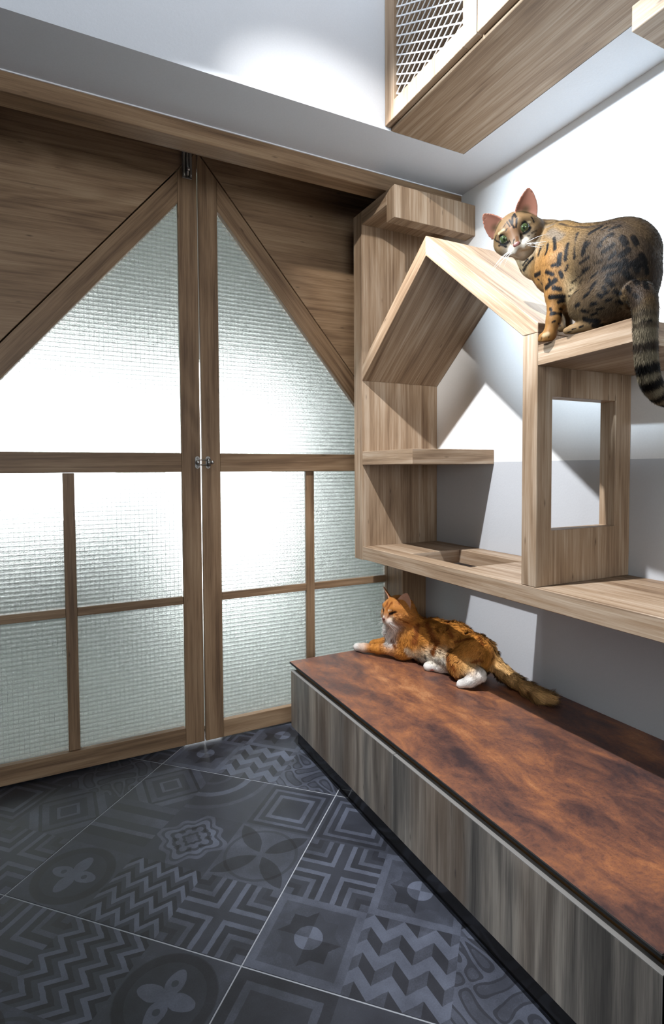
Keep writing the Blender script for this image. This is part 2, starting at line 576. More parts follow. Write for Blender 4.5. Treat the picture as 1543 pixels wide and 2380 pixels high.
# beams under the ceiling, along the doors and along the right wall
wf = empty('wall_front'); struct(wf, 'white bulkhead beam above the doors with a grey underside')
box('bulkhead', (-2.2, 1.4183, ZB), (XW, 1.700, ZC), WHITE_WALL, wf, bev=0)
box('lintel', (-2.2, 1.700, 2.105), (XW, 2.12, ZC), WHITE_WALL, wf, bev=0)
box('side_wall', (-2.2, 1.957, 0), (-0.62, 2.03, 2.105), WHITE_WALL, wf, bev=0)
struct(box('wall_right_beam', (1.1868, -2.9, ZB), (XW, 1.4183, ZC), WHITE_WALL, bev=0), 'white beam running along the right wall under the ceiling')

# ------------------------------------------------------------------ header, jamb and surround of the doors
tr1 = box('trim_1', (-2.0, 1.630, 1.9074), (XW, 1.6995, ZB-0.0005), OAK_DOOR, grain=(1, 0, 0))
struct(tr1, 'oak fascia board above the doors')
tr2 = box('trim_2', (-2.0, 1.6265, ZB-0.0035), (XW, 1.6298, ZB-0.0002), WHITE_METAL, bev=0)
struct(tr2, 'thin pale caulk line above the fascia board')
tr3 = box('trim_3', (1.243, 1.843, 0), (XW, 1.955, 2.10), OAK_DOOR, grain=(0, 0, 1))
struct(tr3, 'oak post closing the corner beside the doors')

XC, SL, ZT = 0.4775, 1.18, 2.06
zo = lambda d: ZT - SL*d
def mx(s, d): return XC + s*d
G = 0.0038          # gap between leaf and surround
def surround(s, name, label, xo):
    do = abs(xo - XC)
    g = G*math.hypot(1, SL)
    top = 2.10
    dt = max(0.0, 0.0)
    pts = [(mx(s, 0.0), top), (mx(s, 0.0), zo(0) + g), (mx(s, 0.832), zo(0.832) + g), (mx(s, 0.834), 0.0), (mx(s, do), 0.0), (mx(s, do), top)]
    # keep the two halves apart at the ridge
    pts[0] = (mx(s, 0.0006), top); pts[1] = (mx(s, 0.0006), zo(0) + g)
    o = prism(name, pts, 'y', YD, YD+0.036, OAK_DOOR, grain=(1, 0, 0.02))
    struct(o, label)
    return o
tr4 = surround(-1, 'trim_4', 'fixed oak panel left of the gabled doors', -0.62)
tr5 = surround(1, 'trim_5', 'fixed oak panel right of the gabled doors', XW-0.0005)
for s in (-1, 1):        # stop strip behind the sloping joint
    d0, d1 = 0.0, 0.832
    struct(prism('trim_6' if s < 0 else 'trim_7', [(mx(s, d0 + 0.002), zo(d0) - 0.03), (mx(s, d1), zo(d1) - 0.03), (mx(s, d1), zo(d1) + 0.04), (mx(s, d0 + 0.002), zo(d0) + 0.04)],
          'y', YD+0.0405, YD+0.055, BLACK_MATT, bev=0), 'black stop strip behind the sloping door joint')

def leaf(s, name, label):
    r = empty(name); struct(r, label)
    y0, y1 = YD, YD+0.038
    e = 0.0025
    A, B = 0.0675, 0.765
    VB = 0.104
    P = lambda nm, pts, g, ya=y0, yb=y1: prism(nm, [(mx(s, d), z) for d, z in pts], 'y', ya, yb, OAK_DOOR, r, g)
    P('stile', [(e, 0.006), (A, 0.006), (A, zo(A)), (e, zo(e))], (0, 0, 1), y0, y0+0.016)
    P('stile', [(B, 0.006), (0.830, 0.006), (0.830, zo(0.830)), (B, zo(B))], (0, 0, 1))
    P('sloping_rail', [(A+0.0004, zo(A) - VB), (B-0.0004, zo(B) - VB), (B-0.0004, zo(B)), (A+0.0004, zo(A))], (s, 0, -SL))
    P('rail', [(A+0.0004, 0.965), (B-0.0004, 0.965), (B-0.0004, 1.030), (A+0.0004, 1.030)], (1, 0, 0.01))
    P('rail', [(A+0.0004, 0.006), (B-0.0004, 0.006), (B-0.0004, 0.067), (A+0.0004, 0.067)], (1, 0, 0.01))
    m0, m1 = 0.4045, 0.4385
    P('muntin', [(m0, 0.0674), (m1, 0.0674), (m1, 0.9646), (m0, 0.9646)], (0, 0, 1), y0+0.010, y1-0.004)
    P('muntin', [(A+0.0004, 0.503), (m0-0.0003, 0.503), (m0-0.0003, 0.530), (A+0.0004, 0.530)], (1, 0, 0.01), y0+0.010, y1-0.004)
    P('muntin', [(m1+0.0003, 0.503), (B-0.0004, 0.503), (B-0.0004, 0.530), (m1+0.0003, 0.530)], (1, 0, 0.01), y0+0.010, y1-0.004)
    def pane(pts):
        o = prism('glass_pane', [(mx(s, d), z) for d, z in pts], 'y', YD+0.0195, YD+0.0235, GLASS, r, None, 0)
        return o
    q = 0.0006
    pane([(A+q, 1.030+q), (B-q, 1.030+q), (B-q, zo(B)-VB-q), (A+q, zo(A)-VB-q)])
    for (a, b) in ((A, m0), (m1, B)):
        for (c, d) in ((0.067, 0.503), (0.530, 0.965)):
            pane([(a+q, c+q), (b-q, c+q), (b-q, d-q), (a+q, d-q)])
    return r
leaf(-1, 'door_1', 'left oak door leaf with a half gable top and wired glass panes')
leaf(1, 'door_2', 'right oak door leaf with a half gable top and wired glass panes')

# ------------------------------------------------------------------ balcony behind the doors
PALE = plaster('balcony_wall', srgb(158, 163, 158))
GREENW = plaster('balcony_green_wall', srgb(74, 88, 76))
bw = empty('wall_balcony'); struct(bw, 'pale balcony wall with bright openings, seen blurred through the door glass')
YB = 3.3
for lo, hi, mt in (((-2.2, YB, 0), (-0.85, YB+0.1, 2.5), PALE), ((0.34, YB, 0), (0.60, YB+0.1, 2.5), PALE), ((1.28, YB, 0), (2.0, YB+0.1, 2.5), GREENW),
               ((-0.85, YB, 1.62), (0.34, YB+0.1, 2.5), PALE), ((0.60, YB, 1.62), (1.28, YB+0.1, 2.5), PALE), ((-0.85, YB, 0), (0.34, YB+0.1, 0.70), GREENW)):
    box('wall_segment', lo, hi, mt, bw, bev=0)
struct(box('wall_balcony_side', (1.7, 2.13, 0), (1.8, YB, 2.5), GREENW, bev=0), 'grey green balcony side wall, added to block the sky')  # both side walls and the ceiling are added to keep the sky out
struct(box('wall_balcony_end', (-1.3, 2.13, 0), (-1.2, YB, 2.5), PALE, bev=0), 'pale balcony end wall, added to block the sky')
struct(box('ceiling_balcony', (-1.3, 2.125, 2.5), (1.8, YB+0.1, 2.6), PALE, bev=0), 'pale balcony ceiling, added to block the sky')
struct(box('floor_balcony', (-1.2, 2.06, 0.001), (1.7, YB+1.2, 0.012), PALE, bev=0), 'pale balcony floor')
bc = empty('balcony_cupboard'); tag(bc, 'dark cupboard standing behind the left door glass', 'cupboard')
CUPW = plain('dark_teal_cupboard', srgb(46, 58, 62), 0.6)
box('body', (0.26, 2.95, 0.05), (0.60, YB-0.002, 0.92), CUPW, bc)
box('cupboard_door', (0.263, 2.932, 0.06), (0.597, 2.9495, 0.90), CUPW, bc)
box('cupboard_base', (0.28, 2.97, 0.0125), (0.58, YB-0.002, 0.0498), BLACK_MATT, bc)
tube('handle', [(0.57, 2.9318, 0.40), (0.57, 2.918, 0.41), (0.57, 2.918, 0.53), (0.57, 2.9318, 0.54)], 0.004, STEEL, bc, 8)

# ------------------------------------------------------------------ cat house shelf on the right wall
XS = 1.019
XWE = XW - 0.0006
cs = empty('cat_shelf_unit')
tag(cs, 'light oak wall shelf unit with a house shaped opening, window and hanging hook board', 'cat shelf')
box('side_panel', (XS, 1.7707, 0.6391), (XWE, 1.830, 1.8933), OAK, cs, (0, 0, 1))
box('top_board', (XS, 1.6050, 1.8465), (XWE, 1.7702, 1.8933), OAK, cs, (0, 1, 0))
box('lip_board', (XS, 1.5560, 1.7884), (XWE, 1.6045, 1.8933), OAK, cs, (0, 0, 1))
AI, AO = (1.3875, 1.6074), (1.3875, 1.6665)
sl = 0.8265
EI = AI[1] - sl*(1.7707 - AI[0])
prism('roof_board', [(AI[0]+0.0003, AI[1]), (AO[0]+0.0003, AO[1]), (1.7702, AO[1] - sl*(1.7702 - AO[0])), (1.7702, EI)], 'x', XS, XWE, OAK, cs, (0, 1, -sl))
YP0, YP1 = 0.9543, 1.0002
prism('roof_board', [(AI[0]-0.0003, AI[1]), (YP1, AI[1] - sl*(AI[0] - YP1)), (YP0, AI[1] - sl*(AI[0] - YP1) - 0.001), (YP0, AO[1] - sl*(AO[0] - YP0)), (AO[0]-0.0003, AO[1])],
      'x', XS, XWE, OAK, cs, (0, 1, sl))
ZE = AI[1] - sl*(AI[0] - YP1) - 0.0015
prism('window_panel', [(XS, 0.6892), (XWE, 0.6892), (XWE, ZE), (XS, ZE)], 'y', YP0, YP1, OAK, cs, (0, 0, 1),
      holes=[(1.0696, 0.8219), (1.2964, 0.8219), (1.2964, 1.1411), (1.0696, 1.1411)])
prism('floor_board', [(XS, 0.15), (XWE, 0.15), (XWE, 1.7702), (XS, 1.7702)], 'z', 0.6419, 0.6888, OAK, cs, (0, 1, 0),
      holes=[(1.0733, 1.2467), (1.2767, 1.2467), (1.2767, 1.5420), (1.0733, 1.5420)])
box('inner_shelf', (XS, 1.4567, 0.9864), (XWE, 1.7702, 1.0352), OAK, cs, (0, 1, 0))
prism('perch_board', [(XS, YP0-0.0005), (0.9955, 0.6975), (XWE, 0.6955), (XWE, YP0-0.0005)], 'z', 1.2090, 1.2559, OAK, cs, (0.09, 1, 0))

ws = box('wall_step', (XS, 0.30, 1.808), (XWE, 0.7284, 1.8568), OAK, grain=(0, 1, 0))
tag(ws, 'oak wall step board high at the right edge, under the hanging cabinet', 'wall step')

# ------------------------------------------------------------------ hanging cabinet with a white mesh door
hc = empty('hanging_cabinet')
tag(hc, 'long oak cabinet hung under the ceiling with a white metal mesh door', 'cabinet')
XF = 0.8952
YL = 1.4178
box('bottom_board', (XF+0.021, -0.30, 1.9592), (1.1864, YL, 1.977), OAK, hc, (0, 1, 0))
box('end_board', (XF+0.021, YL-0.018, 1.9772), (1.1864, YL, 2.70), OAK, hc, (0, 0, 1))
box('back_board', (1.176, -0.30, 1.9772), (1.1864, YL-0.0182, 2.70), DARK_IN, hc)
box('partition', (XF+0.021, 1.018, 1.9772), (1.1755, 1.034, 2.70), DARK_IN, hc)
cd = empty('mesh_door'); cd.parent = hc
D0, D1 = XF, XF+0.020
zb0 = 1.9665
MY0, MY1, MZ0, MZ1 = 1.0743, 1.3705, 2.017, 2.62
box('stile', (D0, MY1, zb0), (D1, YL-0.0008, 2.69), OAK, cd, (0, 0, 1))
box('stile', (D0, 1.0272, zb0), (D1, MY0, 2.69), OAK, cd, (0, 0, 1))
box('rail', (D0, MY0+0.0003, zb0), (D1, MY1-0.0003, MZ0), OAK, cd, (0, 0, 1))
box('rail', (D0, MY0+0.0003, MZ1), (D1, MY1-0.0003, 2.69), OAK, cd, (0, 1, 0))
bm = bmesh.new()
CW, CH = 0.047, 0.0265
def strand(bm, y0, z0, y1, z1, w, x0, x1):
    """flat bar from (y0,z0) to (y1,z1) clipped to the door opening"""
    pts = []
    t0, t1 = 0.0, 1.0
    for p0, dp, lo, hi in ((y0, y1-y0, MY0, MY1), (z0, z1-z0, MZ0, MZ1)):
        ta, tb = (lo-p0)/dp, (hi-p0)/dp
        t0, t1 = max(t0, min(ta, tb)), min(t1, max(ta, tb))
    if t1 - t0 < 0.002: return
    a = Vector((y0 + (y1-y0)*t0, z0 + (z1-z0)*t0)); b = Vector((y0 + (y1-y0)*t1, z0 + (z1-z0)*t1))
    d = (b-a).normalized(); n = Vector((-d.y, d.x))*w
    vs_ = []
    for x in (x0, x1):
        for q in (a-n, b-n, b+n, a+n): vs_.append(bm.verts.new((x, q.x, q.y)))
    for f in ((0, 1, 2, 3), (7, 6, 5, 4), (0, 4, 5, 1), (1, 5, 6, 2), (2, 6, 7, 3), (3, 7, 4, 0)):
        bm.faces.new([vs_[i] for i in f])
span = MY1 - MY0
dz = span*CH/CW
k = MZ0 - dz
while k < MZ1 + dz:
    strand(bm, MY1, k, MY0, k - dz, 0.0017, D0+0.009, D0+0.0115)
    strand(bm, MY1, k, MY0, k + dz, 0.0011, D0+0.0085, D0+0.011)
    k += CH
me_o = finish('wire_mesh', bm, WHITE_METAL, cd)
cd2 = box('panel_door', (D0, 0.45, zb0), (D1, 1.0242, 2.69), OAK, hc, (0, 0, 1))

# ------------------------------------------------------------------ low bench
be = empty('low_bench')
tag(be, 'long low bench with a rust coloured top and weathered grey drawer fronts', 'bench')
box('carcass', (0.772, 0.470, 0.0676), (XWE, 1.800, 0.2808), BLACK_MATT, be)
box('top_core', (0.750, 0.468, 0.2810), (XWE, 1.829, 0.2883), BLACK_MATT, be, bev=0.001)
box('rust_top', (0.7512, 0.4692, 0.2884), (XWE, 1.8278, 0.2892), RUST, be, bev=0.0003)
box('plinth', (0.768, 0.470, 0.0), (XWE-0.02, 1.80, 0.0674), BLACK, be, bev=0.0008)
box('groove_profile', (0.7635, 0.470, 0.2450), (0.7718, 1.800, 0.2808), BRONZE, be, bev=0.002, seg=2)
for y0, y1 in ((1.1482, 1.8030), (0.4640, 1.1462)):
    d = box('drawer_front', (0.745, y0, 0.0673), (0.763, y1, 0.2632), GREY_WOOD, be, (0, 0, 1), bev=0.0006)
    box('edge_strip', (0.7449, y0, 0.2633), (0.763, y1, 0.2648), EDGE, d, bev=0.0003)
    box('edge_strip', (0.7449, y0-0.0008 if y0 > 1 else y0, 0.0673), (0.763, y0-0.00005 if y0 > 1 else y0+0.0008, 0.2632), EDGE, d, bev=0)
box('end_panel', (0.742, 0.440, 0.0), (XWE, 0.4585, 0.300), GREY_WOOD, be, (0, 0, 1))

# ------------------------------------------------------------------ ceiling spotlight above the frame; its flap is added to shade the bulkhead
sp = empty('ceiling_spotlight')
tag(sp, 'small black ceiling spotlight with a flap added to shade the bulkhead', 'spotlight')
tube('stem', [(0.1415, 1.0874, 2.60), (0.1415, 1.0874, ZC-0.001)], 0.008, BLACK_MATT, sp, 10)
tube('can', [(0.1415, 1.0874, 2.535), (0.1415, 1.0874, 2.601)], 0.045, BLACK_MATT, sp, 24)
box('added_flap', (-0.12, 1.2374, 2.252), (0.53, 1.2394, 2.545), BLACK_MATT, sp, bev=0)
box('added_flap_arm', (0.125, 1.125, 2.545), (0.158, 1.2394, 2.551), BLACK_MATT, sp, bev=0)

# ------------------------------------------------------------------ latches on the doors
def sphere_bm(bm, c, r, sx=1, sy=1, sz=1, seg=14):
    m = Matrix.Translation(c) @ Matrix.Diagonal((r*sx, r*sy, r*sz, 1))
    bmesh.ops.create_uvsphere(bm, u_segments=seg, v_segments=seg//2+2, radius=1, matrix=m)
def capsule_plate(name, cx, cz, w, h, y0, y1, mat, parent):
    n = 10; pts = []
    r = w/2
    for k in range(n+1):
        a = math.pi*k/n; pts.append((cx + r*math.cos(a), cz + h/2 - r + r*math.sin(a)))
    for k in range(n+1):
        a = math.pi + math.pi*k/n; pts.append((cx + r*math.cos(a), cz - h/2 + r + r*math.sin(a)))
    return prism(name, pts, 'y', y0, y1, mat, parent, None, 0.0005)
la = empty('door_latch')
tag(la, 'small steel swing bar latch joining the two doors at the middle rail', 'latch')
yq = YD - 0.0004
ZL = 0.998
for cx_, nm in ((0.4635, 'keeper_plate'), (0.5005, 'hinge_plate')):
    pl = capsule_plate(nm, cx_, ZL, 0.0165, 0.043, yq-0.0025, yq, STEEL, la)
    for dz_ in (-0.0145, 0.0145):
        bm = bmesh.new(); sphere_bm(bm, (cx_, yq-0.003, ZL+dz_), 0.0034, 1, 0.45, 1)
        finish('screw', bm, STEEL_DARK, pl, smooth=True)
bm = bmesh.new(); sphere_bm(bm, (0.4635, yq-0.010, ZL), 0.0075)
tube_bm(bm, [(0.4635, yq-0.002, ZL), (0.4635, yq-0.008, ZL)], 0.0045)
finish('ball_stud', bm, STEEL, la, smooth=True)
loop = []
for k in range(13):
    a = math.pi/2 + math.pi*k/12; loop.append((0.466 + 0.0085*math.cos(a), yq-0.0095, ZL + 0.0085*math.sin(a)))
loop = [(0.506, yq-0.0095, ZL+0.0085)] + loop + [(0.506, yq-0.0095, ZL-0.0085)]
tube('swing_bar', loop, 0.0021, STEEL_DARK, la, 8)
tube('hinge_barrel', [(0.5015, yq-0.008, ZL-0.0135), (0.5015, yq-0.008, ZL+0.0135)], 0.0068, STEEL_DARK, la, 14)
bm = bmesh.new(); sphere_bm(bm, (0.5135, yq-0.011, ZL+0.001), 0.0068)
finish('knob', bm, STEEL, la, smooth=True)

tb = empty('top_bolt')
tag(tb, 'dark steel slide bolt at the ridge of the left door', 'bolt')
bx_, bz = 0.4425, 2.004
pl = box('bolt_plate', (bx_-0.0165, yq-0.003, bz-0.043), (bx_+0.0165, yq, bz+0.045), STEEL_DARK, tb, bev=0.001)
for dx_ in (-0.011, 0.011):
    box('guide_rail', (bx_+dx_-0.0045, yq-0.011, bz-0.040), (bx_+dx_+0.0045, yq-0.0032, bz+0.044), STEEL_DARK, tb, bev=0.002, seg=2)
    bm = bmesh.new(); sphere_bm(bm, (bx_+dx_, yq-0.0112, bz-0.033), 0.0033, 1, 0.4, 1)
    finish('screw', bm, STEEL, pl, smooth=True)
tube('bolt_rod', [(bx_, yq-0.0085, bz-0.036), (bx_, yq-0.0085, bz+0.062)], 0.0050, STEEL_DARK, tb, 12)
bm = bmesh.new(); sphere_bm(bm, (bx_+0.001, yq-0.017, bz-0.018), 0.0062)
finish('bolt_knob', bm, STEEL, tb, smooth=True)

# ------------------------------------------------------------------ cats: one continuous skin per cat, fur strands, eyes, whiskers
def prim_dist(P, pr):
    """distance of points P (n,3) to one primitive"""
    if pr[0] == 'c':
        _, a, b, ra, rb, k, sx, col, fur = pr
        a = np.array(a, np.float32); b = np.array(b, np.float32)
        sc = np.array((1.0/sx, 1, 1), np.float32)
        mid = (a + b)/2
        q = (P - mid)*sc; a2 = (a - mid)*sc; b2 = (b - mid)*sc
        ba = b2 - a2
        L2 = float(ba@ba) + 1e-12
        t = np.clip(((q - a2)@ba)/L2, 0, 1)
        d = np.sqrt((((q - a2) - t[:, None]*ba)**2).sum(1))
        return (d - (ra + (rb - ra)*t))*(1.0 if sx > 0.99 else (0.5 + 0.5*sx))
    _, c, ax, rad, k, col, fur = pr
    q = (P - np.array(c, np.float32))@np.array(ax, np.float32).T
    r = np.array(rad, np.float32)
    k0 = np.sqrt(((q/r)**2).sum(1)) + 1e-9
    k1 = np.sqrt(((q/(r*r))**2).sum(1)) + 1e-9
    return k0*(k0 - 1.0)/k1

def ear_dist(P, e):
    b, t, w, n = [np.array(v, np.float32) if not isinstance(v, float) else v for v in e]
    ax = t - b; L = float(np.linalg.norm(ax)); ax = ax/L
    n = n - ax*(n@ax); n /= np.linalg.norm(n)
    s = np.cross(ax, n)
    q = P - b
    a = (q@ax)/L; sd = q@s; nd = q@n
    ac = np.clip(a, -0.4, 1)
    half = w*np.clip(1 - np.clip(ac, 0, 1)**1.6, 0.0, 1)**0.75 + 0.0012
    cup = (1 - (np.clip(np.abs(sd)/half, 0, 1))**2)*(0.010*(1 - 0.75*np.clip(ac, 0, 1)))
    th = 0.0017 + 0.0012*(1 - np.clip(ac, 0, 1))
    d = np.maximum(np.abs(sd) - half, np.abs(nd + cup - 0.004) - th)
    d = np.maximum(d, (a - 1.0)*L)
    return np.maximum(d, (-a - 0.25)*L)

def smin(a, b, k):
    h = np.clip(0.5 + 0.5*(b - a)/k, 0, 1)
    return b + (a - b)*h - k*h*(1 - h)

def skin(prims, ears, res):
    lo = np.full(3, 9.0); hi = np.full(3, -9.0)
    boxes = []
    for p in prims:
        if p[0] == 'c':
            r = max(p[3], p[4])
            a = np.minimum(p[1], p[2]) - r; b = np.maximum(p[1], p[2]) + r
            k = p[5]
        else:
            r = max(p[3]); a = np.array(p[1]) - r; b = np.array(p[1]) + r; k = p[4]
        boxes.append((a, b, k)); lo = np.minimum(lo, a); hi = np.maximum(hi, b)
    for e in ears:
        a = np.minimum(e[0], e[1]) - e[2]*1.3; b = np.maximum(e[0], e[1]) + e[2]*1.3
        lo = np.minimum(lo, a); hi = np.maximum(hi, b)
    lo -= 3*res; hi += 3*res
    n = np.ceil((hi - lo)/res).astype(int) + 1
    D = np.full(n, 0.05, np.float32)
    def region(a, b, m):
        i0 = np.maximum(np.floor((a - m - lo)/res).astype(int), 0)
        i1 = np.minimum(np.ceil((b + m - lo)/res).astype(int) + 1, n)
        g = [lo[j] + res*np.arange(i0[j], i1[j]) for j in range(3)]
        G = np.stack(np.meshgrid(*g, indexing='ij'), -1).astype(np.float32)
        return tuple(slice(i0[j], i1[j]) for j in range(3)), G
    for p, (a, b, k) in zip(prims, boxes):
        sl_, G = region(a, b, k + 0.012)
        d = prim_dist(G.reshape(-1, 3), p).reshape(G.shape[:3])
        D[sl_] = smin(D[sl_], d, k)
    for e in ears:
        a = np.minimum(e[0], e[1]) - e[2]*1.2; b = np.maximum(e[0], e[1]) + e[2]*1.2
        sl_, G = region(a, b, 0.004)
        d = ear_dist(G.reshape(-1, 3), e).reshape(G.shape[:3])
        D[sl_] = smin(D[sl_], d, 0.004)
    return surface_nets(D, lo, res)

def surface_nets(D, lo, res):
    S = D < 0
    nx, ny, nz = D.shape
    corners = [(i, j, k) for i in (0, 1) for j in (0, 1) for k in (0, 1)]
    cnt = np.zeros((nx-1, ny-1, nz-1), np.int8)
    for i, j, k in corners:
        cnt += S[i:nx-1+i, j:ny-1+j, k:nz-1+k]
    act = (cnt > 0) & (cnt < 8)
    idx = np.full(act.shape, -1, np.int64)
    cells = np.argwhere(act)
    idx[act] = np.arange(len(cells))
    cv = {c: D[cells[:, 0]+c[0], cells[:, 1]+c[1], cells[:, 2]+c[2]] for c in corners}
    acc = np.zeros((len(cells), 3)); num = np.zeros(len(cells))
    for c in corners:
        for ax in range(3):
            if c[ax]: continue
            c2 = list(c); c2[ax] = 1; c2 = tuple(c2)
            a, b = cv[c], cv[c2]
            m = (a < 0) != (b < 0)
            t = np.where(m, a/np.where(m, a - b, 1), 0)
            p = np.array(c, float)[None] + np.zeros((len(cells), 3)); p[:, ax] += t
            acc[m] += p[m]; num[m] += 1
    V = lo + res*(cells + acc/num[:, None])
    F = []
    for ax in range(3):
        o1, o2 = [(1, 2), (2, 0), (0, 1)][ax]
        sl0 = [slice(1, None)]*3; sl1 = [slice(1, None)]*3
        sl0[ax] = slice(0, -1); sl1[ax] = slice(1, None)
        # grid edge from (i) to (i+1 along ax), interior in the two others
        A = S[tuple(slice(0, D.shape[q]-1) if q == ax else slice(1, D.shape[q]-1) for q in range(3))]
        Bm = S[tuple(slice(1, D.shape[q]) if q == ax else slice(1, D.shape[q]-1) for q in range(3))]
        e = np.argwhere(A != Bm)
        base = e.copy()
        for q in range(3):
            if q != ax: base[:, q] += 1
        def cell(d1, d2):
            c = base.copy(); c[:, o1] -= d1; c[:, o2] -= d2
            return idx[c[:, 0], c[:, 1], c[:, 2]]
        q4 = np.stack([cell(1, 1), cell(0, 1), cell(0, 0), cell(1, 0)], 1)
        inside = A[e[:, 0], e[:, 1], e[:, 2]]
        q4[~inside] = q4[~inside][:, ::-1]
        F.append(q4)
    F = np.concatenate(F)
    # light smoothing
    for lam in (0.5, -0.52, 0.5):
        s = np.zeros_like(V); c = np.zeros(len(V))
        for a, b in ((0, 1), (1, 2), (2, 3), (3, 0)):
            np.add.at(s, F[:, a], V[F[:, b]]); np.add.at(c, F[:, a], 1)
            np.add.at(s, F[:, b], V[F[:, a]]); np.add.at(c, F[:, b], 1)
        V = V + lam*(s/np.maximum(c, 1)[:, None] - V)
    return V, F

def vnormals(V, F):
    n = np.cross(V[F[:, 2]] - V[F[:, 0]], V[F[:, 3]] - V[F[:, 1]])
    N = np.zeros_like(V)
    for k in range(4): np.add.at(N, F[:, k], n)
    return N/np.maximum(np.linalg.norm(N, axis=1), 1e-12)[:, None]

def coat(P, N, prims, ears, palette, marks, blend=0.006):
    """colour, flow direction and hair length at points"""
    n = len(P)
    Pf = P.astype(np.float32)
    Dm = np.stack([prim_dist(Pf, p) for p in prims], 1)
    dmin = Dm.min(1, keepdims=True)
    W = np.exp(-np.clip((Dm - dmin)/blend, 0, 30)); W /= W.sum(1, keepdims=True)
    cols = np.array([palette[p[7] if p[0] == 'c' else p[5]][:3] for p in prims])
    lens = np.array([p[8] if p[0] == 'c' else p[6] for p in prims])
    fl = []
    for p in prims:
        if p[0] == 'c':
            v = np.array(p[2]) - np.array(p[1]); fl.append(v/max(np.linalg.norm(v), 1e-9))
        else:
            fl.append(-np.array(p[2][2])*0.8 + np.array(p[2][1])*0.3)
    C_ = W@cols; Ln = W@lens; Fl = W@np.array(fl)
    ear_w = np.zeros(n)
    for e in ears:
        d = ear_dist(Pf, e)
        w = np.clip((0.003 - d)/0.003, 0, 1)*(dmin[:, 0] > 0.0015)
        nn = np.array(e[3]); front = np.clip((N@nn)*3 + 0.2, 0, 1)
        c = np.array(palette['earback'][:3])*(1 - front[:, None]) + np.array(palette['earin'][:3])*front[:, None]
        C_ = C_*(1 - w[:, None]) + c*w[:, None]
        ear_w = np.maximum(ear_w, w)
    for mk in marks:
        if len(mk) == 4:       # a ring: slab across an axis near a centre
            q = P - np.array(mk[0]); t = np.abs(q@np.array(mk[1])); near = np.linalg.norm(q, axis=1) < 0.032
            w = (np.clip((mk[2]*1.25 - t)/(mk[2]*0.5), 0, 1)*near)[:, None]
            C_ = C_*(1 - w) + np.array(palette[mk[3]][:3])*w
            continue
        a, b, r, col, soft = mk
        a = np.array(a); b = np.array(b); ba = b - a
        t = np.clip(((P - a)@ba)/(ba@ba + 1e-12), 0, 1)
        d = np.linalg.norm(P - a - t[:, None]*ba, axis=1)
        w = np.clip((r*(1 + soft) - d)/(r*2*soft + 1e-9), 0, 1)[:, None]
        w = w*w*(3 - 2*w)
        C_ = C_*(1 - w) + np.array(palette[col][:3])*w
    Ln = Ln*(1 - ear_w) + 0.0025*ear_w
    ax_e = np.array(ears[0][1]) - np.array(ears[0][0]) if ears else np.zeros(3)
    Fl = Fl*(1 - ear_w[:, None]) + ear_w[:, None]*ax_e/max(np.linalg.norm(ax_e), 1e-9)
    return C_, Fl, Ln, ear_w

def set_color(me, name, c):
    at = me.attributes.new(name, 'FLOAT_COLOR', 'POINT')
    at.data.foreach_set('color', np.concatenate([c, np.ones((len(c), 1))], 1).astype(np.float32).ravel())

def mesh_obj(name, V, F, mat, parent=None, smooth=True):
    me = bpy.data.meshes.new(name)
    me.from_pydata(V.tolist(), [], F.tolist())
    me.materials.append(mat)
    if smooth: me.polygons.foreach_set('use_smooth', [True]*len(me.polygons))
    me.update()
    o = bpy.data.objects.new(name, me); COL.objects.link(o)
    if parent is not None: o.parent = parent
    return o

def fur_material(name, with_normal):
    m, nt, p = new_mat(name)
    a = node(nt, 'ShaderNodeAttribute', attribute_name='col')
    nt.links.new(a.outputs['Color'], p.inputs['Base Color'])
    p.inputs['Roughness'].default_value = 0.55
    p.inputs['Specular IOR Level'].default_value = 0.12
    if with_normal:
        b = node(nt, 'ShaderNodeAttribute', attribute_name='nrm')
        nt.links.new(b.outputs['Vector'], p.inputs['Normal'])
    return m
SKIN_MAT = fur_material('cat_coat', False)
FUR_MAT = fur_material('cat_fur', True)

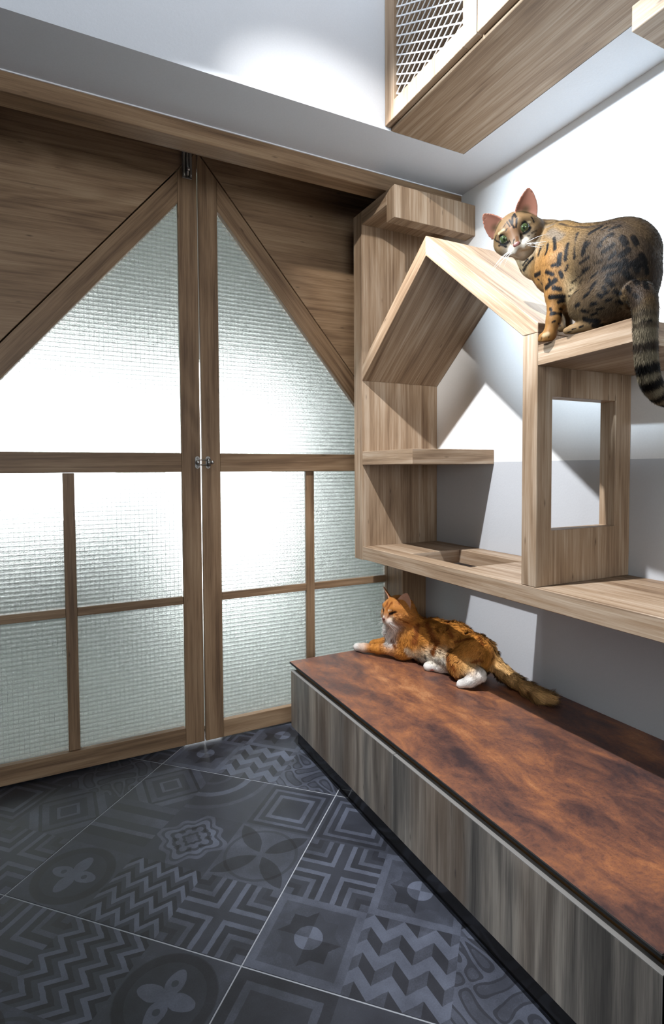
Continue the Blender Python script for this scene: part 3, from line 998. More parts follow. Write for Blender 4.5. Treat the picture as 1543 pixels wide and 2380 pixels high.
def make_fur(parent, V, F, N, prims, ears, palette, marks, count, width, lay, seed, gravity=0.0, clump=0.0, jit=0.22, clear=None):
    r = np.random.default_rng(seed)
    a = np.linalg.norm(np.cross(V[F[:, 2]] - V[F[:, 0]], V[F[:, 3]] - V[F[:, 1]]), axis=1)
    f = r.choice(len(F), count, p=a/a.sum())
    u, v = r.random((count, 1)), r.random((count, 1))
    q = F[f]
    P = V[q[:, 0]]*(1-u)*(1-v) + V[q[:, 1]]*u*(1-v) + V[q[:, 2]]*u*v + V[q[:, 3]]*(1-u)*v
    Nn = N[q[:, 0]]*(1-u)*(1-v) + N[q[:, 1]]*u*(1-v) + N[q[:, 2]]*u*v + N[q[:, 3]]*(1-u)*v
    Nn /= np.linalg.norm(Nn, axis=1, keepdims=True)
    C_, Fl, Ln, ew = coat(P, Nn, prims, ears, palette, marks)
    keep = (ew < 0.5) | (r.random(count) < 0.35)
    P, Nn, C_, Fl, Ln = P[keep], Nn[keep], C_[keep], Fl[keep], Ln[keep]
    n = len(P)
    T = Fl - (Fl*Nn).sum(1, keepdims=True)*Nn
    T /= np.maximum(np.linalg.norm(T, axis=1, keepdims=True), 1e-6)
    J_ = r.normal(0, 1, (n, 3))
    if clump > 0:      # neighbouring hairs share a bend, so the coat falls in tufts
        cell = np.floor(P/clump).astype(np.int64)
        h = (cell[:, 0]*73856093) ^ (cell[:, 1]*19349663) ^ (cell[:, 2]*83492791)
        tab = r.normal(0, 1, (4096, 3))
        J_ = 0.45*J_ + 0.9*tab[np.abs(h) % 4096]
    D1 = T*np.cos(lay) + Nn*np.sin(lay) + jit*J_
    D1 /= np.linalg.norm(D1, axis=1, keepdims=True)
    D2 = T*np.cos(lay*0.35) + Nn*np.sin(lay*0.35) + jit*1.3*J_ + np.array((0, 0, -gravity))
    D2 /= np.linalg.norm(D2, axis=1, keepdims=True)
    L = (Ln*r.uniform(0.6, 1.15, n))[:, None]
    side = np.cross(D1, Nn + 0.35*r.normal(0, 1, (n, 3)))
    side /= np.maximum(np.linalg.norm(side, axis=1, keepdims=True), 1e-6)
    wd = width*np.clip(Ln/0.008, 0.6, 1.3)[:, None]
    root = P - Nn*0.0006
    midp = root + D1*L*0.5
    tip = midp + D2*L*0.5
    vs_ = np.concatenate([root - side*wd, root + side*wd, midp - side*wd*0.8, midp + side*wd*0.8, tip])
    if clear is not None: vs_ = clear(vs_)
    i = np.arange(n)
    quads = np.stack([i, i+n, i+3*n, i+2*n], 1); tris = np.stack([i+2*n, i+3*n, i+4*n], 1)
    me = bpy.data.meshes.new('fur')
    me.vertices.add(len(vs_)); me.vertices.foreach_set('co', vs_.astype(np.float32).ravel())
    nl = quads.size + tris.size
    me.loops.add(nl); me.loops.foreach_set('vertex_index', np.concatenate([quads.ravel(), tris.ravel()]).astype(np.int32))
    st = np.concatenate([np.arange(n)*4, quads.size + np.arange(n)*3]).astype(np.int32)
    me.polygons.add(2*n); me.polygons.foreach_set('loop_start', st)
    me.update(calc_edges=True)
    shade = r.uniform(0.66, 1.30, (n, 1))
    c0, c1, c2 = C_*shade*0.80, C_*shade, C_*shade*1.10
    set_color(me, 'col', np.concatenate([c0, c0, c1, c1, c2]))
    nr = Nn + 0.25*J_*0.6; nr /= np.linalg.norm(nr, axis=1, keepdims=True)
    at = me.attributes.new('nrm', 'FLOAT_VECTOR', 'POINT')
    at.data.foreach_set('vector', np.concatenate([nr]*5).astype(np.float32).ravel())
    me.materials.append(FUR_MAT)
    o = bpy.data.objects.new('fur', me); COL.objects.link(o)
    o.parent = parent
    o['kind'] = 'stuff'
    return o

def eye_material(name, iris, rim):
    """iris by the angle from the eye's own axis (object z)"""
    m, nt, p = new_mat(name)
    tc = node(nt, 'ShaderNodeTexCoord').outputs['Object']
    nrm = node(nt, 'ShaderNodeVectorMath', operation='NORMALIZE'); nt.links.new(tc, nrm.inputs[0])
    sep = node(nt, 'ShaderNodeSeparateXYZ', in_Vector=nrm.outputs[0])
    z = X(nt, sep.outputs['Z']); x = X(nt, sep.outputs['X']); y = X(nt, sep.outputs['Y'])
    fl = noise(nt, mapping(nt, nrm.outputs[0], (1, 1, 0.2)), 9, 3)
    c = mix(nt, fl, iris, (iris[0]*0.45, iris[1]*0.5, iris[2]*0.45, 1))
    pup = ((x*x)*5.2 + (y*y)*1.7).lt(0.105)*z.gt(0)
    c = mix(nt, pup, c, (0.004, 0.004, 0.004, 1))
    c = mix(nt, z.lt(0.58), c, rim)
    nt.links.new(c, p.inputs['Base Color'])
    p.inputs['Roughness'].default_value = 0.06
    p.inputs['Coat Weight'].default_value = 0.6
    return m

def cat_eye(parent, c, fwd, up, r, mat):
    bm = bmesh.new()
    bmesh.ops.create_uvsphere(bm, u_segments=28, v_segments=18, radius=r)
    me = bpy.data.meshes.new('eye'); bm.to_mesh(me); bm.free()
    me.polygons.foreach_set('use_smooth', [True]*len(me.polygons))
    me.materials.append(mat)
    o = bpy.data.objects.new('eye', me); COL.objects.link(o)
    o.parent = parent
    z = Vector(fwd).normalized(); y = (Vector(up) - z*Vector(up).dot(z)).normalized(); x = y.cross(z)
    o.matrix_local = Matrix(((x.x, y.x, z.x, c[0]), (x.y, y.y, z.y, c[1]), (x.z, y.z, z.z, c[2]), (0, 0, 0, 1)))
    return o

def make_cat(name, label, prims, ears, palette, marks, res, fur_n, fur_w, lay, seed, gravity, clump, jit=0.22, clear=None):
    V, F = skin(prims, ears, res)
    if clear is not None: V = clear(V)
    N = vnormals(V, F)
    C_, Fl, Ln, ew = coat(V, N, prims, ears, palette, marks)
    body = mesh_obj(name, V, F, SKIN_MAT)
    set_color(body.data, 'col', C_*0.8)
    tag(body, label, 'cat')
    if fur_n:
        make_fur(body, V, F, N, prims, ears, palette, marks, fur_n, fur_w, lay, seed, gravity, clump, jit, clear)
    return body, V, F, N

NOSE_MAT = plain('cat_nose_leather', srgb(96, 54, 46), 0.5)
WHISK_MAT = plain('whisker_white', srgb(238, 236, 230), 0.35)
DARK_LID = plain('eyelid_dark', (0.012, 0.010, 0.009, 1), 0.5)

def head_point(h, r, u, f):
    return tuple(np.array(h['c']) + (np.array(h['r'])*r + np.array(h['u'])*u + np.array(h['f'])*f)*h['s'])
BENGAL = [
  ('c', (1.0850, 1.0015, 1.5108), (1.0750, 0.9435, 1.4787), 0.0419, 0.0562, 0.020, 0.85, 'tan', 0.0060),
  ('c', (1.0750, 0.9435, 1.4787), (1.0700, 0.8682, 1.4293), 0.0562, 0.0686, 0.030, 0.80, 'gold', 0.0070),
  ('c', (1.0670, 0.8658, 1.4281), (1.0670, 0.7876, 1.3987), 0.0684, 0.0790, 0.030, 0.80, 'brown', 0.0075),
  ('c', (1.0670, 0.7876, 1.3969), (1.0670, 0.7749, 1.3402), 0.0790, 0.0641, 0.030, 0.85, 'dark', 0.0080),
  ('c', (1.0550, 0.9893, 1.4730), (1.0500, 0.9480, 1.4189), 0.0391, 0.0360, 0.025, 0.90, 'amber', 0.0060),
  ('c', (1.0620, 0.9245, 1.4486), (1.0620, 0.8952, 1.3806), 0.0494, 0.0446, 0.030, 0.80, 'gold', 0.0080),
  ('c', (1.0620, 0.8952, 1.3806), (1.0720, 0.8250, 1.3296), 0.0446, 0.0445, 0.030, 0.90, 'cream', 0.0075),
  ('c', (1.0300, 0.9083, 1.4247), (1.0240, 0.9059, 1.3622), 0.0348, 0.0231, 0.022, 1.00, 'amber', 0.0060),
  ('c', (1.0240, 0.9059, 1.3622), (1.0180, 0.9071, 1.3045), 0.0203, 0.0150, 0.012, 1.00, 'amber', 0.0050),
  ('c', (1.0180, 0.9071, 1.3045), (1.0120, 0.9134, 1.2728), 0.0145, 0.0136, 0.010, 1.00, 'amber', 0.0040),
  ('c', (1.0120, 0.9134, 1.2699), (1.0060, 0.9238, 1.2667), 0.0131, 0.0102, 0.008, 1.00, 'amber', 0.0030),
  ('c', (1.0080, 0.9219, 1.2651), (1.0040, 0.9319, 1.2624), 0.0068, 0.0059, 0.004, 1.00, 'amber', 0.0030),
  ('c', (1.0080, 0.9195, 1.2684), (1.0040, 0.9294, 1.2696), 0.0068, 0.0059, 0.004, 1.00, 'amber', 0.0030),
  ('c', (1.0080, 0.9121, 1.2621), (1.0040, 0.9219, 1.2584), 0.0068, 0.0058, 0.004, 1.00, 'amber', 0.0030),
  ('c', (1.0850, 0.9367, 1.4207), (1.0900, 0.9328, 1.3608), 0.0322, 0.0201, 0.020, 1.00, 'brown', 0.0060),
  ('c', (1.0900, 0.9328, 1.3608), (1.0900, 0.9346, 1.3054), 0.0171, 0.0121, 0.012, 1.00, 'brown', 0.0050),
  ('c', (1.0900, 0.9345, 1.3034), (1.0880, 0.9476, 1.3022), 0.0111, 0.0092, 0.008, 1.00, 'brown', 0.0040),
  ('c', (1.0400, 0.7615, 1.3601), (1.0280, 0.7793, 1.3204), 0.0575, 0.0493, 0.030, 0.75, 'dark', 0.0080),
  ('c', (1.0280, 0.7793, 1.3204), (1.0220, 0.8322, 1.3142), 0.0440, 0.0302, 0.025, 0.90, 'brown', 0.0070),
  ('c', (1.0220, 0.8322, 1.3142), (1.0220, 0.8023, 1.2781), 0.0256, 0.0170, 0.014, 1.00, 'brown', 0.0070),
  ('c', (1.0200, 0.7965, 1.2695), (1.0120, 0.8518, 1.2695), 0.0125, 0.0097, 0.010, 1.00, 'cream2', 0.0040),
  ('c', (1.0120, 0.8474, 1.2685), (1.0070, 0.8621, 1.2676), 0.0088, 0.0075, 0.005, 1.00, 'cream2', 0.0030),
  ('c', (1.1100, 0.8076, 1.3848), (1.1150, 0.8366, 1.3477), 0.0556, 0.0494, 0.030, 0.80, 'dark', 0.0080),
  ('c', (1.1150, 0.8363, 1.3241), (1.1150, 0.8912, 1.3090), 0.0323, 0.0138, 0.020, 1.00, 'brown', 0.0070),
  ('c', (1.0620, 0.7654, 1.3368), (1.0640, 0.7568, 1.3060), 0.0618, 0.0439, 0.030, 0.85, 'dark', 0.0080),
  ('c', (1.0400, 0.7350, 1.3150), (1.0345, 0.7276, 1.3124), 0.0240, 0.0235, 0.008, 1.00, 'brown', 0.0090),
  ('c', (1.0345, 0.7276, 1.3124), (1.0290, 0.7203, 1.3099), 0.0235, 0.0230, 0.008, 1.00, 'brown', 0.0090),
  ('c', (1.0290, 0.7203, 1.3099), (1.0235, 0.7129, 1.3073), 0.0230, 0.0225, 0.008, 1.00, 'brown', 0.0090),
  ('c', (1.0235, 0.7129, 1.3073), (1.0181, 0.7056, 1.3047), 0.0225, 0.0219, 0.008, 1.00, 'brown', 0.0090),
  ('c', (1.0181, 0.7056, 1.3047), (1.0127, 0.6984, 1.3017), 0.0219, 0.0214, 0.008, 1.00, 'brown', 0.0090),
  ('c', (1.0127, 0.6984, 1.3017), (1.0076, 0.6920, 1.2975), 0.0214, 0.0209, 0.008, 1.00, 'brown', 0.0090),
  ('c', (1.0076, 0.6920, 1.2975), (1.0029, 0.6864, 1.2918), 0.0209, 0.0204, 0.008, 1.00, 'brown', 0.0090),
  ('c', (1.0029, 0.6864, 1.2918), (0.9985, 0.6814, 1.2851), 0.0204, 0.0199, 0.008, 1.00, 'brown', 0.0090),
  ('c', (0.9985, 0.6814, 1.2851), (0.9944, 0.6769, 1.2780), 0.0199, 0.0194, 0.008, 1.00, 'brown', 0.0090),
  ('c', (0.9944, 0.6769, 1.2780), (0.9913, 0.6734, 1.2702), 0.0194, 0.0190, 0.008, 1.00, 'brown', 0.0090),
  ('c', (0.9913, 0.6734, 1.2702), (0.9897, 0.6716, 1.2615), 0.0190, 0.0185, 0.008, 1.00, 'brown', 0.0090),
  ('c', (0.9897, 0.6716, 1.2615), (0.9891, 0.6707, 1.2521), 0.0185, 0.0180, 0.008, 1.00, 'brown', 0.0090),
  ('c', (0.9891, 0.6707, 1.2521), (0.9888, 0.6703, 1.2426), 0.0180, 0.0176, 0.008, 1.00, 'tailgrey', 0.0090),
  ('c', (0.9888, 0.6703, 1.2426), (0.9887, 0.6701, 1.2331), 0.0176, 0.0173, 0.008, 1.00, 'tailgrey', 0.0090),
  ('c', (0.9887, 0.6701, 1.2331), (0.9888, 0.6700, 1.2235), 0.0173, 0.0171, 0.008, 1.00, 'tailgrey', 0.0090),
  ('c', (0.9888, 0.6700, 1.2235), (0.9890, 0.6700, 1.2140), 0.0171, 0.0169, 0.008, 1.00, 'tailgrey', 0.0090),
  ('c', (0.9890, 0.6700, 1.2140), (0.9895, 0.6700, 1.2045), 0.0169, 0.0168, 0.008, 1.00, 'tailgrey', 0.0090),
  ('c', (0.9895, 0.6700, 1.2045), (0.9903, 0.6700, 1.1950), 0.0168, 0.0167, 0.008, 1.00, 'tailgrey', 0.0090),
  ('c', (0.9903, 0.6700, 1.1950), (0.9912, 0.6700, 1.1855), 0.0167, 0.0166, 0.008, 1.00, 'tailgrey', 0.0090),
  ('c', (0.9912, 0.6700, 1.1855), (0.9922, 0.6700, 1.1760), 0.0166, 0.0165, 0.008, 1.00, 'tailgrey', 0.0090),
  ('c', (0.9922, 0.6700, 1.1760), (0.9937, 0.6700, 1.1666), 0.0165, 0.0164, 0.008, 1.00, 'tailgrey', 0.0090),
  ('c', (0.9937, 0.6700, 1.1666), (0.9957, 0.6700, 1.1574), 0.0164, 0.0163, 0.008, 1.00, 'tailgrey', 0.0090),
  ('c', (0.9957, 0.6700, 1.1574), (0.9984, 0.6700, 1.1483), 0.0163, 0.0161, 0.008, 1.00, 'tailgrey', 0.0090),
  ('c', (0.9984, 0.6700, 1.1483), (1.0017, 0.6700, 1.1394), 0.0161, 0.0160, 0.008, 1.00, 'tailgrey', 0.0090),
  ('c', (1.0017, 0.6700, 1.1394), (1.0061, 0.6700, 1.1313), 0.0160, 0.0158, 0.008, 1.00, 'tailgrey', 0.0090),
  ('c', (1.0061, 0.6700, 1.1313), (1.0121, 0.6700, 1.1242), 0.0158, 0.0154, 0.008, 1.00, 'tailgrey', 0.0090),
  ('c', (1.0121, 0.6700, 1.1242), (1.0190, 0.6700, 1.1179), 0.0154, 0.0151, 0.008, 1.00, 'tailgrey', 0.0090),
  ('c', (1.0190, 0.6700, 1.1179), (1.0266, 0.6700, 1.1122), 0.0151, 0.0147, 0.008, 1.00, 'tailgrey', 0.0090),
  ('c', (1.0266, 0.6700, 1.1122), (1.0347, 0.6700, 1.1079), 0.0147, 0.0142, 0.008, 1.00, 'tailgrey', 0.0090),
  ('c', (1.0347, 0.6700, 1.1079), (1.0436, 0.6700, 1.1048), 0.0142, 0.0134, 0.008, 1.00, 'tailgrey', 0.0090),
  ('c', (1.0436, 0.6700, 1.1048), (1.0527, 0.6700, 1.1023), 0.0134, 0.0127, 0.008, 1.00, 'tailgrey', 0.0090),
  ('c', (1.0527, 0.6700, 1.1023), (1.0620, 0.6700, 1.1000), 0.0127, 0.0120, 0.008, 1.00, 'tailgrey', 0.0090),
  ('e', (1.0046, 1.0111, 1.5350), ((0.4677, -0.8251, 0.3170), (-0.5130, 0.0386, 0.8575), (-0.7198, -0.5637, -0.4052)), (0.0468, 0.0428, 0.0448), 0.012, 'face', 0.0040),
  ('c', (1.0143, 0.9782, 1.5185), (1.0227, 0.9823, 1.5328), 0.0244, 0.0265, 0.010, 1.00, 'face', 0.0050),
  ('c', (0.9895, 1.0219, 1.5017), (0.9932, 1.0344, 1.5128), 0.0244, 0.0265, 0.010, 1.00, 'face', 0.0050),
  ('c', (0.9757, 0.9894, 1.5210), (0.9788, 0.9787, 1.4853), 0.0153, 0.0102, 0.008, 1.00, 'facebrown', 0.0020),
  ('c', (0.9913, 0.9741, 1.4871), (1.0027, 0.9782, 1.4937), 0.0117, 0.0143, 0.006, 1.00, 'white', 0.0030),
  ('c', (0.9827, 0.9892, 1.4813), (0.9903, 1.0000, 1.4853), 0.0117, 0.0143, 0.006, 1.00, 'white', 0.0030),
  ('c', (0.9968, 0.9908, 1.4742), (1.0073, 0.9965, 1.4802), 0.0087, 0.0122, 0.007, 1.00, 'white', 0.0030),
  ('c', (0.9834, 0.9765, 1.5404), (1.0059, 0.9736, 1.5446), 0.0112, 0.0122, 0.010, 1.00, 'face', 0.0030),
  ('c', (0.9643, 1.0101, 1.5275), (0.9736, 1.0308, 1.5226), 0.0112, 0.0122, 0.010, 1.00, 'face', 0.0030),
  ('c', (1.0240, 1.0137, 1.5322), (1.0850, 0.9937, 1.5183), 0.0356, 0.0479, 0.022, 0.95, 'tan', 0.0070),
  ('c', (1.0215, 1.0074, 1.5001), (1.0500, 0.9978, 1.4628), 0.0244, 0.0310, 0.018, 1.00, 'cream', 0.0060),
]
BENGAL_EARS = [
  ((0.9699, 1.0365, 1.5463), (0.9378, 1.0477, 1.5777), 0.0244, (-0.8219, -0.3101, -0.4778)),
  ((1.0032, 0.9777, 1.5689), (0.9913, 0.9589, 1.6113), 0.0244, (-0.5600, -0.7721, -0.3003)),
]
BENGAL_RINGS = [
  ((0.9891, 0.6707, 1.2521), (-0.0502, -0.0672, -0.9965), 0.0048, 'taildark'),
  ((0.9887, 0.6701, 1.2331), (0.0003, -0.0155, -0.9999), 0.0048, 'taildark'),
  ((0.9903, 0.6700, 1.1950), (0.0891, 0.0000, -0.9960), 0.0088, 'black2'),
  ((0.9957, 0.6700, 1.1574), (0.2507, 0.0000, -0.9681), 0.0104, 'black'),
  ((1.0061, 0.6700, 1.1313), (0.5633, 0.0000, -0.8262), 0.0096, 'black'),
  ((1.0266, 0.6700, 1.1122), (0.8434, 0.0000, -0.5372), 0.0073, 'black'),
  ((1.0527, 0.6700, 1.1023), (0.9682, 0.0000, -0.2501), 0.0115, 'black'),
  ((1.0527, 0.6700, 1.1023), (0.9682, 0.0000, -0.2501), 0.0115, 'black'),
]
BENGAL_HEAD = dict(c=(1.0000, 1.0039, 1.5230), r=(0.4677, -0.8251, 0.3170), u=(-0.5130, 0.0386, 0.8575), f=(-0.7198, -0.5637, -0.4052), s=0.001018)
BENGAL_MARKS = [
  ((1.0234, 0.7576, 1.4602), (1.0408, 0.7008, 1.3912), 0.0094, 'dark', 0.60),
  ((1.0408, 0.7008, 1.3912), (1.0593, 0.7007, 1.3280), 0.0107, 'dark', 0.60),
  ((1.0310, 0.8424, 1.4842), (1.0234, 0.7576, 1.4602), 0.0042, 'dark', 0.60),
  ((1.0444, 0.9162, 1.5240), (1.0323, 0.8466, 1.4869), 0.0034, 'dark', 0.60),
  ((1.0181, 0.7076, 1.3663), (0.9836, 0.6682, 1.2964), 0.0131, 'dark', 0.60),
  ((1.0116, 0.7155, 1.3444), (0.9742, 0.6785, 1.2868), 0.0119, 'dark', 0.60),
  ((1.0279, 0.9292, 1.5071), (1.0211, 0.8955, 1.4824), 0.0112, 'grey', 0.60),
  ((1.0335, 0.9561, 1.5323), (1.0440, 0.9369, 1.5297), 0.0057, 'grey', 0.60),
  ((1.0149, 0.7133, 1.3817), (1.0240, 0.7037, 1.3473), 0.0095, 'dark', 0.60),
  ((1.0020, 0.7294, 1.3378), (0.9717, 0.6815, 1.2761), 0.0108, 'dark', 0.60),
  ((1.0206, 0.8494, 1.4733), (1.0043, 0.8429, 1.4163), 0.0037, 'black', 0.25),
  ((1.0048, 0.8160, 1.4377), (1.0001, 0.8179, 1.4174), 0.0067, 'black', 0.25),
  ((1.0023, 0.8050, 1.4334), (1.0016, 0.8207, 1.4237), 0.0041, 'black', 0.25),
  ((1.0196, 0.7912, 1.4638), (1.0151, 0.8140, 1.4591), 0.0056, 'black', 0.25),
  ((1.0062, 0.7581, 1.4342), (0.9975, 0.7765, 1.4199), 0.0064, 'black', 0.25),
  ((1.0030, 0.7612, 1.4287), (0.9983, 0.7700, 1.4202), 0.0025, 'brown', 0.25),
  ((1.0007, 0.7483, 1.4104), (0.9948, 0.7656, 1.4023), 0.0049, 'black', 0.25),
  ((0.9957, 0.8007, 1.4033), (1.0007, 0.8258, 1.3998), 0.0033, 'black', 0.25),
  ((0.9933, 0.7671, 1.3867), (1.0010, 0.8197, 1.3827), 0.0027, 'black', 0.25),
  ((0.9997, 0.7335, 1.3695), (0.9929, 0.7609, 1.3682), 0.0053, 'black', 0.25),
  ((0.9952, 0.7971, 1.3821), (1.0144, 0.8587, 1.3708), 0.0023, 'black', 0.25),
  ((1.0048, 0.8226, 1.3663), (1.0179, 0.8647, 1.3572), 0.0023, 'black', 0.25),
  ((1.0017, 0.8289, 1.3447), (1.0211, 0.8705, 1.3460), 0.0026, 'black', 0.25),
  ((0.9868, 0.7755, 1.3421), (0.9858, 0.7832, 1.3344), 0.0054, 'black', 0.25),
  ((1.0106, 0.8663, 1.4541), (1.0060, 0.8677, 1.4223), 0.0048, 'black', 0.25),
  ((1.0036, 0.8796, 1.4364), (1.0025, 0.8817, 1.4157), 0.0054, 'black', 0.25),
  ((1.0103, 0.7367, 1.4223), (1.0099, 0.7282, 1.4073), 0.0063, 'black', 0.25),
  ((1.0099, 0.7228, 1.3936), (1.0030, 0.7309, 1.3857), 0.0067, 'black', 0.25),
  ((0.9854, 0.7656, 1.3172), (0.9872, 0.7613, 1.3114), 0.0044, 'black', 0.25),
  ((0.9853, 0.7885, 1.3260), (0.9873, 0.8018, 1.3225), 0.0040, 'black', 0.25),
  ((0.9872, 0.7724, 1.3022), (0.9874, 0.7840, 1.3028), 0.0040, 'black', 0.25),
  ((0.9913, 0.7511, 1.3428), (0.9945, 0.7425, 1.3311), 0.0058, 'black', 0.25),
  ((0.9996, 0.7418, 1.3936), (0.9960, 0.7498, 1.3862), 0.0044, 'black', 0.25),
  ((1.0191, 0.7489, 1.4500), (1.0109, 0.7646, 1.4472), 0.0039, 'black', 0.25),
  ((1.0209, 0.7206, 1.4183), (1.0223, 0.7137, 1.4043), 0.0058, 'black', 0.25),
  ((1.0134, 0.7120, 1.3670), (1.0180, 0.7073, 1.3522), 0.0062, 'black', 0.25),
  ((1.0251, 0.7050, 1.3806), (1.0295, 0.7002, 1.3657), 0.0062, 'black', 0.25),
  ((1.0048, 0.7237, 1.3506), (1.0110, 0.7176, 1.3402), 0.0062, 'black', 0.25),
  ((0.9978, 0.7393, 1.3187), (1.0033, 0.7325, 1.3103), 0.0044, 'black', 0.25),
  ((0.9922, 0.7538, 1.3027), (0.9963, 0.7460, 1.3036), 0.0034, 'black', 0.25),
  ((1.0162, 0.9687, 1.4603), (1.0227, 1.0033, 1.4439), 0.0043, 'black', 0.25),
  ((1.0149, 0.9825, 1.4619), (1.0170, 0.9999, 1.4535), 0.0026, 'black', 0.25),
  ((1.0290, 1.0205, 1.4518), (1.0264, 1.0149, 1.4481), 0.0033, 'black', 0.25),
  ((1.0075, 0.9380, 1.4155), (1.0187, 0.9631, 1.4193), 0.0056, 'black', 0.25),
  ((0.9968, 0.9105, 1.4079), (0.9990, 0.8952, 1.3981), 0.0049, 'black', 0.25),
  ((1.0019, 0.8908, 1.3838), (1.0001, 0.9130, 1.3739), 0.0065, 'black', 0.25),
  ((1.0085, 0.8829, 1.3637), (1.0016, 0.8937, 1.3685), 0.0054, 'black', 0.25),
  ((1.0182, 0.9552, 1.4083), (1.0173, 0.9506, 1.4054), 0.0023, 'black', 0.25),
  ((1.0008, 0.9031, 1.3508), (1.0159, 0.8809, 1.3481), 0.0060, 'black', 0.25),
  ((1.0124, 0.8894, 1.3379), (1.0205, 0.8831, 1.3399), 0.0044, 'black', 0.25),
  ((1.0036, 0.9046, 1.3259), (1.0038, 0.9027, 1.3221), 0.0036, 'black', 0.25),
  ((1.0036, 0.9000, 1.3138), (1.0244, 0.8911, 1.3114), 0.0055, 'black', 0.25),
  ((1.0045, 0.8988, 1.2947), (1.0077, 0.8949, 1.2968), 0.0022, 'black', 0.25),
  ((1.0178, 0.8936, 1.2922), (1.0779, 0.9426, 1.3047), 0.0025, 'black', 0.25),
  ((1.0015, 0.8842, 1.4164), (0.9979, 0.8945, 1.4165), 0.0043, 'black', 0.25),
  ((1.0172, 0.9262, 1.4765), (1.0047, 0.9199, 1.4503), 0.0036, 'black', 0.25),
  ((1.0206, 0.9120, 1.4857), (1.0058, 0.8951, 1.4528), 0.0042, 'black', 0.25),
  ((1.0178, 0.9464, 1.4783), (1.0152, 0.9511, 1.4599), 0.0025, 'black', 0.25),
  ((1.0047, 0.8801, 1.3996), (1.0074, 0.8774, 1.3886), 0.0043, 'black', 0.25),
  ((0.9914, 0.8246, 1.3115), (0.9905, 0.8163, 1.3117), 0.0046, 'black', 0.25),
  ((0.9930, 0.8120, 1.2983), (0.9935, 0.7975, 1.2922), 0.0036, 'black', 0.25),
  ((1.0006, 0.8120, 1.2815), (1.0075, 0.7848, 1.2707), 0.0067, 'black', 0.25),
  ((1.0077, 0.7951, 1.2631), (1.0188, 0.7819, 1.2638), 0.0051, 'black', 0.25),
  ((0.9976, 0.7947, 1.2845), (0.9961, 0.7762, 1.2847), 0.0025, 'black', 0.25),
  ((0.9915, 0.7738, 1.3643), (0.9920, 0.7885, 1.3591), 0.0030, 'black', 0.25),
  ((0.9995, 0.8124, 1.3776), (1.0080, 0.8345, 1.3755), 0.0020, 'black', 0.25),
  ((0.9962, 0.7413, 1.3548), (0.9925, 0.7521, 1.3528), 0.0044, 'black', 0.25),
  ((0.9882, 0.7567, 1.3295), (0.9897, 0.7523, 1.3212), 0.0039, 'black', 0.25),
  ((0.9918, 0.7758, 1.2914), (0.9948, 0.7612, 1.2905), 0.0025, 'black', 0.25),
  ((0.9919, 0.7484, 1.3180), (0.9883, 0.7566, 1.3151), 0.0024, 'black', 0.25),
  ((1.0049, 0.7242, 1.3743), (1.0078, 0.7182, 1.3611), 0.0053, 'black', 0.25),
  ((1.0076, 0.8631, 1.4079), (1.0085, 0.8686, 1.3992), 0.0032, 'black', 0.25),
  ((1.0661, 0.8942, 1.5228), (1.0600, 0.8759, 1.5119), 0.0022, 'black', 0.25),
  ((1.0153, 0.7737, 1.4563), (1.0128, 0.7831, 1.4545), 0.0030, 'black', 0.25),
  ((0.9982, 0.9046, 1.3901), (0.9997, 0.8990, 1.3806), 0.0033, 'black', 0.25),
  ((1.0091, 0.9321, 1.3890), (1.0180, 0.9458, 1.3971), 0.0022, 'black', 0.25),
  ((1.0174, 0.8902, 1.3239), (1.0262, 0.8911, 1.3225), 0.0027, 'black', 0.25),
  ((0.9718, 0.6596, 1.2570), (0.9683, 0.6714, 1.2528), 0.0031, 'black', 0.25),
  ((0.9790, 0.6524, 1.2406), (0.9692, 0.6646, 1.2379), 0.0027, 'black', 0.25),
  ((1.0184, 0.7079, 1.3711), (1.0213, 0.7046, 1.3589), 0.0047, 'black', 0.25),
  ((1.0292, 0.7000, 1.3609), (1.0349, 0.6986, 1.3474), 0.0052, 'black', 0.25),
  ((1.0160, 0.7132, 1.3349), (0.9920, 0.6888, 1.3149), 0.0048, 'black', 0.25),
  ((1.0032, 0.6842, 1.3197), (0.9889, 0.6694, 1.3020), 0.0051, 'black', 0.25),
  ((1.0021, 0.7187, 1.3205), (0.9854, 0.6990, 1.3032), 0.0043, 'black', 0.25),
  ((1.0042, 0.7383, 1.3001), (1.0107, 0.7349, 1.2929), 0.0034, 'black', 0.25),
  ((0.9794, 0.6896, 1.2951), (0.9739, 0.6758, 1.2861), 0.0037, 'black', 0.25),
  ((1.0023, 0.7274, 1.3656), (0.9996, 0.7332, 1.3552), 0.0043, 'black', 0.25),
  ((0.9964, 0.9215, 1.2647), (0.9996, 0.9254, 1.2567), 0.0011, 'black', 0.25),  # shaded gaps between the front toes, painted as dark lines
  ((0.9979, 0.9133, 1.2651), (1.0046, 0.9186, 1.2539), 0.0011, 'black', 0.25),
  ((1.0013, 0.9053, 1.2645), (1.0065, 0.9098, 1.2559), 0.0011, 'black', 0.25),
  ((0.9986, 0.9070, 1.2701), (0.9967, 0.9158, 1.2690), 0.0044, 'cream', 0.60),
  ((1.0032, 0.8559, 1.2621), (1.0040, 0.8485, 1.2624), 0.0016, 'black', 0.25),
  ((1.0028, 0.8444, 1.2661), (1.0043, 0.8362, 1.2670), 0.0016, 'black', 0.25),
  ((1.0049, 0.8274, 1.2676), (1.0051, 0.8184, 1.2682), 0.0023, 'black', 0.25),
  ((0.9666, 0.9925, 1.5462), (0.9663, 0.9780, 1.5238), 0.0023, 'black', 0.25),
  ((0.9735, 0.9887, 1.5560), (0.9652, 0.9832, 1.5312), 0.0026, 'black', 0.25),
  ((0.9718, 0.9754, 1.5433), (0.9705, 0.9754, 1.5250), 0.0023, 'black', 0.25),
